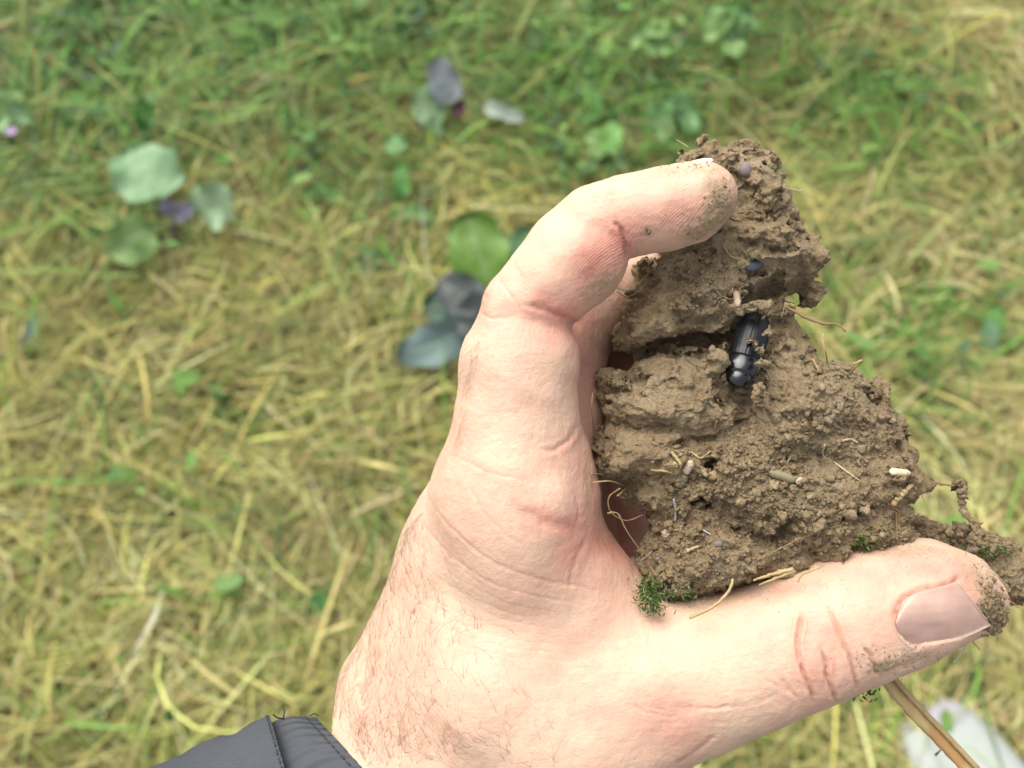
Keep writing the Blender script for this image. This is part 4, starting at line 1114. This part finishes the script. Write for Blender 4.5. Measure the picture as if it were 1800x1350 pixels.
# standing green grass
b, p = scatter(110000); gm = gmask(p[:, 0], p[:, 1], GREEN); bm_ = gmask(p[:, 0], p[:, 1], BARE)
cl = noise3(np.c_[b[:, :2] * 7 + 3, 0 * b[:, 0]])
keep = rg.random(len(b)) < (.014 + .85 * gm * (.4 + 1.2 * np.clip(cl + .3, 0, 1))) * (1 - bm_); b, p, gm, cl = b[keep], p[keep], gm[keep], cl[keep]; n = len(b)
col = pal(n, [(.09, .22, .035), (.15, .33, .05), (.26, .44, .09), (.06, .15, .04), (.36, .40, .13), (.28, .22, .10)], [3, 3, 1.5, 2, 1.5, .7])
b[:, 2] = .0
V, Q, c = ribbons(b, rg.uniform(0, 6.28, n), rg.uniform(.07, .26, n), rg.uniform(.0015, .0062, n), np.zeros(n), rg.uniform(.35, 1.3, n), rg.normal(0, .5, n), col, 6, droop=1.1)
obj('green_grass', V, Q, GRN, None, attrs={'col': c}, kind='stuff', label='green grass blades standing through the mown grass')
# low round-leaved herbs
b, p = scatter(120000); gm = gmask(p[:, 0], p[:, 1], GREEN) * (1 - gmask(p[:, 0], p[:, 1], BARE))
cl = noise3(np.c_[b[:, :2] * 5 + 60, 0 * b[:, 0]])
keep = rg.random(len(b)) < (.0005 + .22 * gm ** 1.2 * np.clip(cl * 1.6 + .35, 0, 1.3)); b, p, cl = b[keep], p[keep], cl[keep]; n = len(b)
col = pal(n, [(.08, .17, .05), (.11, .23, .055), (.17, .29, .075), (.06, .13, .045), (.22, .38, .09), (.16, .34, .07)], [3, 3, 2, 2, 1.5, 1.5])
b[:, 2] = rg.uniform(.02, .075, n)
s_ = rg.uniform(.006, .019, n); nn = rg.standard_normal((n, 3)) * .45 + np.array([0, -.2, 1]); nn /= np.linalg.norm(nn, axis=1)[:, None]
u = np.cross(nn, rg.standard_normal((n, 3))); u /= np.linalg.norm(u, axis=1)[:, None]; v = np.cross(nn, u)
asp = rg.uniform(.45, 1.0, n); v = v * asp[:, None]; u = u * rg.uniform(.9, 1.5, n)[:, None]
th = np.linspace(0, 2 * math.pi, 7)[:-1]
ring = b[:, None] + s_[:, None, None] * (np.cos(th)[None, :, None] * u[:, None] * 1.15 + np.sin(th)[None, :, None] * v[:, None]) + (np.abs(np.sin(th)) * .25)[None, :, None] * s_[:, None, None] * nn[:, None]
V = np.concatenate([ring, b[:, None]], 1).reshape(-1, 3); k = np.arange(n)[:, None] * 7
T = np.concatenate([np.stack([k + i, k + (i + 1) % 6, k + 6], -1) for i in range(6)], 1).reshape(-1, 3)
obj('low_herbs', V, T, GRN, None, attrs={'col': np.repeat(col, 7, 0)}, kind='stuff', label='small round green herb leaves among the grass')
# crumbs of earth on bare patches
gb = Bag(); k = 0
for _ in range(3000):
    x, y = [(1300, 225), (1430, 85), (1285, 175)][rg.integers(3)]; px, py = x + rg.normal(0, 60), y + rg.normal(0, 26)
    g0 = ground(px, py); r_ = rg.lognormal(-5.3, .5)
    gb.add((small[rg.integers(12)] * r_) @ rot(rg.standard_normal(4)).T + g0 + [0, 0, r_ * .4], IF)
V, Q = gb.get(); EARTH = simple('bare_earth', (.13, .085, .05), (.22, .15, .09), .95, 40, .002)
obj('earth_crumbs', V, Q, EARTH, None, kind='stuff', label='brown crumbs of earth on the bare patches')

# ---- broad leaves
def leaf_material(name):
    m = Mat(name, .45, .35); col = m.attr('col')
    sp = m.n.new('ShaderNodeSeparateColor'); m.l.new(m.attr('uvv'), sp.inputs[0]); u_, v_ = sp.outputs[0], sp.outputs[1]
    au = m.math('ABSOLUTE', m.math('SUBTRACT', u_, .5))
    rib = m.ramp(au, [(.012, (1, 1, 1)), (.035, (0, 0, 0))])
    sv_ = m.math('ABSOLUTE', m.math('SINE', m.math('MULTIPLY', m.math('SUBTRACT', v_, m.math('MULTIPLY', au, .7)), 19)))
    side = m.ramp(sv_, [(.06, (1, 1, 1)), (.16, (0, 0, 0))])
    ve = m.math('MAXIMUM', rib, m.math('MULTIPLY', side, .45))
    c = m.mix(m.math('MULTIPLY', ve, .5), col, (.36, .44, .26)); n_ = m.noise(55, 4, .6)
    c = m.mix(m.math('MULTIPLY', n_, .4), c, m.mix(1.0, c, (.6, .6, .6), 'MULTIPLY')); m.color(c)
    m.bump(m.math('SUBTRACT', n_, ve), .003, .5)
    tr = m.n.new('ShaderNodeBsdfTranslucent'); mx = m.n.new('ShaderNodeMixShader'); mx.inputs[0].default_value = .22
    m.l.new(c, tr.inputs[0]); m.l.new(m.b.outputs[0], mx.inputs[1]); m.l.new(tr.outputs[0], mx.inputs[2]); m.l.new(mx.outputs[0], m.n['Material Output'].inputs[0]); return m.m
LEAF = leaf_material('broad_leaf')
def leaf(parent, b, t, wpx, col, shape=1.0, seed=0, cup=.12, wave=.10, label=None, toth=0):
    """b, t: (px, py, height m) of base and tip; wpx: width in photograph pixels"""
    B = ground(*b[:2], b[2]); T = ground(*t[:2], t[2]); ax = T - B; Ln = np.linalg.norm(ax); ax /= Ln
    mid = (B + T) / 2; dist = np.linalg.norm(mid - CAM); W_ = wpx * dist / F
    vw = (CAM - mid) / dist; sd_ = np.cross(ax, vw); sd_ /= np.linalg.norm(sd_); up = np.cross(sd_, ax)
    nu, nv = 17, 22; u, v = np.meshgrid(np.linspace(-1, 1, nu), np.linspace(0, 1, nv), indexing='ij')
    prof = np.clip(1 - np.abs(2 * v ** .78 - 1) ** 2.5, 0, 1) ** .55; prof[:, 0] = .03; prof[:, -1] = .03
    sr = np.random.default_rng(seed + 100)
    edge = 1 + .07 * np.sin(v * 17 + sr.uniform(0, 6)) * np.abs(u) + .05 * noise3(np.c_[u.ravel() * 1.5 + seed, v.ravel() * 7, 0 * u.ravel()]).reshape(u.shape) * np.abs(u)
    edge = edge + toth * (.12 * np.abs(np.sin(v * 26)) * np.abs(u))
    x = u * prof * W_ / 2 * edge
    z = cup * W_ * np.abs(u) ** 1.6 - .10 * Ln * (v - .4) ** 2 * 2 + wave * W_ * np.abs(u) ** 2 * np.sin(v * 9 + sr.uniform(0, 6) + u) + .03 * W_ * noise3(np.c_[u.ravel() * 3, v.ravel() * 5 + seed, 0 * u.ravel()]).reshape(u.shape)
    P = B + ax * (v * Ln)[..., None] + sd_ * x[..., None] + up * z[..., None]
    top = P.reshape(-1, 3); bot = (P - up * .0008).reshape(-1, 3); V = np.concatenate([top, bot])
    i = (np.arange(nu - 1)[:, None] * nv + np.arange(nv - 1)[None]).ravel(); Q = np.stack([i, i + 1, i + nv + 1, i + nv], 1); o_ = nu * nv
    Q = np.concatenate([Q, Q[:, ::-1] + o_])
    n2 = len(V); uv = np.stack([np.tile((u.ravel() + 1) / 2, 2), np.tile(v.ravel(), 2), np.zeros(n2)], 1)
    kw = {'label': label} if label else {}
    o = obj('leaf', V, Q, LEAF, parent, attrs={'col': np.tile(np.array(col, float), (n2, 1)), 'uvv': uv}, **kw)
    return B
PURP = simple('purple_stem', (.10, .045, .085), (.22, .13, .19), .5, 200); GST = simple('green_stem', (.13, .22, .07), (.22, .30, .10), .5, 200)
def stem(parent, pts, r_, mat, name='stem'):
    V, Q = tube(catmull([ground(*q) for q in pts], 14), r_ * np.linspace(1.15, .8, 14), 8); return obj(name, V, Q, mat, parent)
GREY = (.25, .41, .21); PALEG = (.34, .48, .27); DARK = (.11, .125, .12); BRG = (.14, .26, .04); BLUE = (.15, .22, .20)

s1 = thing('cabbage_seedling', ground(300, 445), 'young cabbage with three pale rounded leaves and a purple heart, left of the hand', 'seedling')
leaf(s1, (288, 352, .10), (225, 258, .13), 100, GREY, .85, 1); leaf(s1, (345, 372, .10), (408, 345, .12), 78, PALEG, .8, 2, wave=.16); leaf(s1, (268, 400, .09), (190, 448, .08), 72, (.24, .37, .12), .85, 3)
leaf(s1, (305, 378, .10), (288, 350, .13), 26, (.24, .22, .30), .9, 4, label='small mauve heart leaf'); leaf(s1, (308, 380, .10), (338, 362, .13), 26, (.26, .24, .34), .9, 5, label='small mauve heart leaf')
stem(s1, [(300, 446, 0), (304, 415, .05), (306, 378, .10)], .0045, PURP); stem(s1, [(306, 378, .10), (298, 365, .10), (288, 352, .10)], .002, GST, 'leaf_stalk'); stem(s1, [(306, 378, .10), (325, 378, .10), (345, 372, .10)], .002, GST, 'leaf_stalk'); stem(s1, [(306, 390, .09), (285, 397, .09), (266, 400, .09)], .002, GST, 'leaf_stalk')
s2 = thing('cabbage_seedling', ground(803, 215), 'small cabbage seedling high in the grass with one upright grey leaf and dark purple heart', 'seedling')
leaf(s2, (792, 182, .09), (766, 100, .15), 52, (.27, .30, .31), .9, 6, label='upright grey leaf'); leaf(s2, (785, 190, .08), (722, 182, .09), 62, (.27, .40, .20), .85, 7); leaf(s2, (762, 205, .07), (745, 228, .05), 52, PALEG, .9, 8); leaf(s2, (850, 185, .08), (922, 210, .08), 26, (.40, .46, .38), .9, 9)
leaf(s2, (798, 196, .08), (815, 178, .11), 20, (.10, .03, .06), .9, 10, label='dark purple heart leaf'); leaf(s2, (795, 196, .08), (820, 195, .10), 14, (.13, .04, .06), .9, 11, label='dark purple heart leaf')
stem(s2, [(803, 222, 0), (803, 208, .04), (800, 194, .08)], .004, PURP); stem(s2, [(800, 194, .08), (830, 186, .08), (852, 186, .08)], .002, GST, 'leaf_stalk')
s3 = thing('cabbage_seedling', ground(850, 600), 'cabbage seedling behind the forefinger knuckle, one bright green leaf above dark blue ones', 'seedling')
leaf(s3, (860, 500, .11), (818, 372, .16), 104, BRG, .8, 12, label='bright green upright leaf'); leaf(s3, (850, 540, .10), (770, 492, .11), 70, DARK, .9, 13, label='dark blue grey leaf'); leaf(s3, (880, 560, .09), (795, 560, .09), 90, DARK, .8, 14, label='dark blue grey leaf')
leaf(s3, (840, 575, .08), (696, 632, .07), 74, BLUE, .85, 15, wave=.16, label='blue green leaf pointing left'); leaf(s3, (800, 545, .07), (745, 535, .06), 62, (.09, .16, .11), .8, 16); leaf(s3, (900, 470, .10), (935, 400, .12), 60, (.12, .24, .10), .9, 17)
stem(s3, [(852, 620, 0), (858, 580, .05), (862, 535, .10)], .005, PURP)

def weed(px, py, label, leaves, cat='weed', name='broadleaf_weed'):
    w_ = thing(name, ground(px, py), label, cat)
    for i, (b_, t_, wd, col) in enumerate(leaves):
        leaf(w_, b_, t_, wd, col, .9, px + i, toth=1); stem(w_, [(px, py, 0), ((px + b_[0]) / 2, (py + b_[1]) / 2, b_[2] * .7), b_], .0018, GST, 'leaf_stalk')
LG = (.24, .40, .12); MG = (.12, .28, .08)
weed(1160, 110, 'light green lobed weed at the top, left of the two near the upper edge', [((1150, 72, .09), (1118, 48, .10), 52, LG), ((1155, 75, .09), (1150, 100, .08), 50, LG), ((1162, 70, .09), (1192, 55, .09), 44, (.20, .36, .10)), ((1155, 68, .10), (1150, 36, .11), 40, LG)])
weed(1280, 105, 'light green weed at the top edge above the bare earth', [((1270, 60, .10), (1245, 25, .12), 50, LG), ((1278, 55, .10), (1310, 75, .08), 58, (.26, .42, .16)), ((1285, 50, .10), (1320, 20, .11), 48, MG), ((1270, 45, .11), (1268, 8, .12), 42, MG), ((1290, 70, .09), (1288, 100, .08), 36, LG)])
weed(1185, 235, 'round green weed leaf cluster above the top of the soil lump', [((1180, 205, .07), (1142, 222, .06), 62, (.18, .36, .12)), ((1185, 205, .07), (1222, 190, .07), 66, (.20, .38, .14)), ((1180, 200, .07), (1180, 170, .08), 40, MG)])
weed(1070, 300, 'bright green weed with narrow upright leaf above the forefinger', [((1072, 270, .07), (1078, 212, .10), 34, (.20, .42, .10)), ((1070, 268, .06), (1040, 240, .06), 42, (.22, .40, .12)), ((1078, 272, .05), (1088, 306, .03), 36, (.20, .40, .16)), ((1074, 262, .06), (1030, 232, .07), 30, LG)])
weed(715, 375, 'thin bright green weed with upright leaves, centre left', [((706, 350, .05), (703, 285, .09), 24, (.14, .36, .08)), ((706, 360, .05), (694, 392, .04), 26, (.15, .36, .09)), ((712, 368, .05), (760, 382, .05), 24, (.14, .32, .10)), ((700, 270, .08), (688, 240, .09), 34, (.18, .36, .12))])
weed(556, 370, 'patch of small bright green leaves between the two left seedlings', [((548, 350, .04), (535, 335, .05), 26, (.20, .38, .10)), ((560, 345, .04), (565, 318, .06), 22, (.18, .36, .10)), ((552, 362, .03), (548, 385, .03), 24, (.22, .40, .10)), ((575, 350, .04), (604, 340, .05), 24, (.20, .38, .10))])
weed(255, 235, 'dark green narrow leaf weed in the upper left grass', [((262, 232, .05), (245, 175, .10), 30, (.09, .25, .04)), ((270, 235, .04), (278, 262, .03), 22, (.10, .26, .05))])
weed(18, 240, 'light green leafy stem at the left edge beside a purple flower', [((20, 180, .12), (8, 148, .14), 34, LG), ((20, 210, .10), (40, 182, .11), 36, (.28, .46, .20)), ((15, 225, .08), (0, 210, .08), 30, (.26, .42, .18))])
weed(385, 740, 'tiny round bright green seedling in the dry grass, left of the hand', [((384, 732, .02), (366, 722, .03), 26, (.10, .36, .09)), ((386, 732, .02), (404, 722, .03), 26, (.10, .34, .09))])
weed(558, 1100, 'small upright green leaf near the wrist', [((556, 1092, .02), (560, 1040, .06), 34, (.14, .36, .10))])
weed(650, 500, 'faded grey green leaves lying left of the bright cabbage leaf', [((650, 470, .03), (640, 440, .05), 44, (.22, .34, .18)), ((670, 495, .02), (705, 490, .03), 26, (.20, .34, .18)), ((655, 495, .02), (628, 470, .04), 26, (.24, .36, .20))])
weed(1735, 640, 'narrow blue green leaf standing in the pale grass at the right', [((1738, 635, .02), (1740, 560, .07), 26, (.20, .36, .20)), ((1742, 600, .03), (1755, 535, .07), 26, (.14, .32, .08))])
weed(52, 630, 'long pale bluish blade leaning at the left side', [((40, 620, .02), (62, 550, .08), 16, (.34, .44, .32))])
# yellow green stalk and flower at the left edge
f_ = thing('purple_flower', ground(24, 262), 'small purple flower on a dark stem at the left edge', 'flower')
stem(f_, [(28, 285, 0), (26, 262, .04), (22, 236, .08)], .0014, PURP)
pmx = Mat('petal', .6); pmx.color((.40, .27, .44))
c_ = ground(22, 233, .085)
for k in range(6):
    a = k * math.pi / 3; d_ = np.array([math.cos(a), math.sin(a), .5]); e_ = np.array([-math.sin(a), math.cos(a), 0])
    v_ = np.array([c_, c_ + d_ * .007 + e_ * .004, c_ + d_ * .013, c_ + d_ * .007 - e_ * .004]); obj('petal', v_, np.array([[0, 1, 2, 3]]), pmx.m, f_, smooth=False)
# single stems that stand out
STR = [((290, 222, .07), (370, 255, .07), (452, 300, .05), .0050, (.46, .47, .14), 'bright yellow green grass stem slanting above the left seedling'),
       ((412, 405, .05), (470, 418, .05), (538, 442, .04), .0052, (.62, .56, .34), 'pale flat straw right of the left seedling'),
       ((175, 1040, .04), (310, 1030, .05), (415, 1003, .04), .0055, (.58, .52, .22), 'long pale yellow straw low on the left'),
       ((1505, 30, .08), (1440, 130, .07), (1372, 232, .05), .0022, (.50, .42, .22), 'thin tan straw slanting down from the top right'),
       ((1370, 118, .05), (1330, 130, .05), (1262, 118, .05), .0060, (.42, .36, .14), 'flat olive straw crossing the bare earth'),
       ((1760, 20, .06), (1690, 60, .06), (1625, 108, .04), .0070, (.52, .50, .12), 'broad yellow blade at the top right corner'),
       ((0, 60, .08), (60, 90, .10), (72, 270, .04), .0040, (.36, .30, .07), 'tall ochre stalk near the left edge'),
       ((620, 905, .04), (660, 885, .05), (742, 850, .05), .0060, (.56, .46, .27), 'tan straw pointing at the wrist from the left'),
       ((330, 640, .03), (345, 520, .05), (395, 450, .04), .0036, (.45, .40, .12), 'curved ochre stem below the left seedling'),
       ((1645, 740, .03), (1600, 700, .05), (1700, 640, .04), .0040, (.52, .45, .28), 'bent pale straw beside the soil lump at the right'),
       ((905, 175, .07), (960, 120, .08), (1010, 92, .09), .0035, (.40, .37, .12), 'olive stem rising toward the top centre')]
for i, (a_, b_, c2, w_, col, lab_) in enumerate(STR):
    pts = catmull([ground(*a_), ground(*b_), ground(*c2)], 12)
    V, Q = tube(pts, w_ * .5 * np.linspace(1, .6, 12), 6, .05, rg, .45)
    o_ = obj('grass_stem', V - 0, Q, FOL, None, attrs={'col': np.tile(np.array(col), (len(V), 1))}, label=lab_, category='straw')
# ---- the toe of a pale shoe down in the grass
shoe = thing('shoe', ground(1690, 1330), 'white shoe with lilac grey toe in the grass below the thumb', 'shoe')
def body_of(name, rings, mat, par):
    """rings: (px, py, half width px, bottom z, top z)"""
    V = []; n_ = 20
    for (x, y, hw, z0, z1) in rings:
        c_ = ground(x, y, (z0 + z1) / 2); W_ = hw * np.linalg.norm(c_ - CAM) / F
        for a in np.linspace(0, 2 * math.pi, n_, endpoint=False):
            ca, sa = math.cos(a), math.sin(a)
            V.append(c_ + np.array([W_ * abs(ca) ** .75 * np.sign(ca) * .86, W_ * abs(ca) ** .75 * np.sign(ca) * .5, (z1 - z0) / 2 * abs(sa) ** .8 * np.sign(sa)]))
    V = np.array(V); m_ = len(rings); i = np.arange(m_ - 1)[:, None] * n_; j = np.arange(n_)[None]; j2 = (j + 1) % n_
    Q = np.stack([i + j, i + n_ + j, i + n_ + j2, i + j2], -1).reshape(-1, 4)
    return obj(name, V, Q, mat, par)
WH = simple('white_canvas', (.27, .29, .27), (.38, .40, .36), .7, 120, .001); LI = simple('lilac_canvas', (.26, .245, .27), (.34, .32, .34), .7, 120, .001)
body_of('toe_cap', [(1634, 1236, 4, .03, .04), (1638, 1242, 22, .02, .055), (1650, 1258, 38, .014, .066), (1664, 1280, 46, .012, .070)], LI, shoe)
body_of('upper', [(1662, 1278, 46.5, .012, .071), (1690, 1318, 56, .012, .078), (1730, 1376, 62, .012, .090), (1790, 1470, 62, .012, .11), (1850, 1560, 54, .012, .11), (1880, 1600, 20, .03, .08)], WH, shoe)
body_of('sole', [(1630, 1232, 6, .0, .012), (1636, 1242, 28, .0, .016), (1650, 1260, 44, .0, .016), (1690, 1320, 62, .0, .016), (1790, 1470, 68, .0, .016), (1880, 1605, 30, .0, .016)], LI, shoe)
tg = thing('shoe', ground(1620, 1345), 'second white shoe edge just left of the first, crossed by the dry stalk', 'shoe')
body_of('upper', [(1588, 1268, 3, .02, .03), (1594, 1276, 18, .014, .045), (1612, 1304, 30, .012, .055), (1640, 1350, 40, .012, .06), (1700, 1450, 44, .012, .07), (1760, 1540, 20, .02, .06)], WH, tg)
body_of('sole', [(1582, 1262, 3, .0, .01), (1592, 1276, 22, .0, .014), (1612, 1306, 36, .0, .014), (1700, 1450, 50, .0, .014), (1770, 1560, 30, .0, .014)], LI, tg)
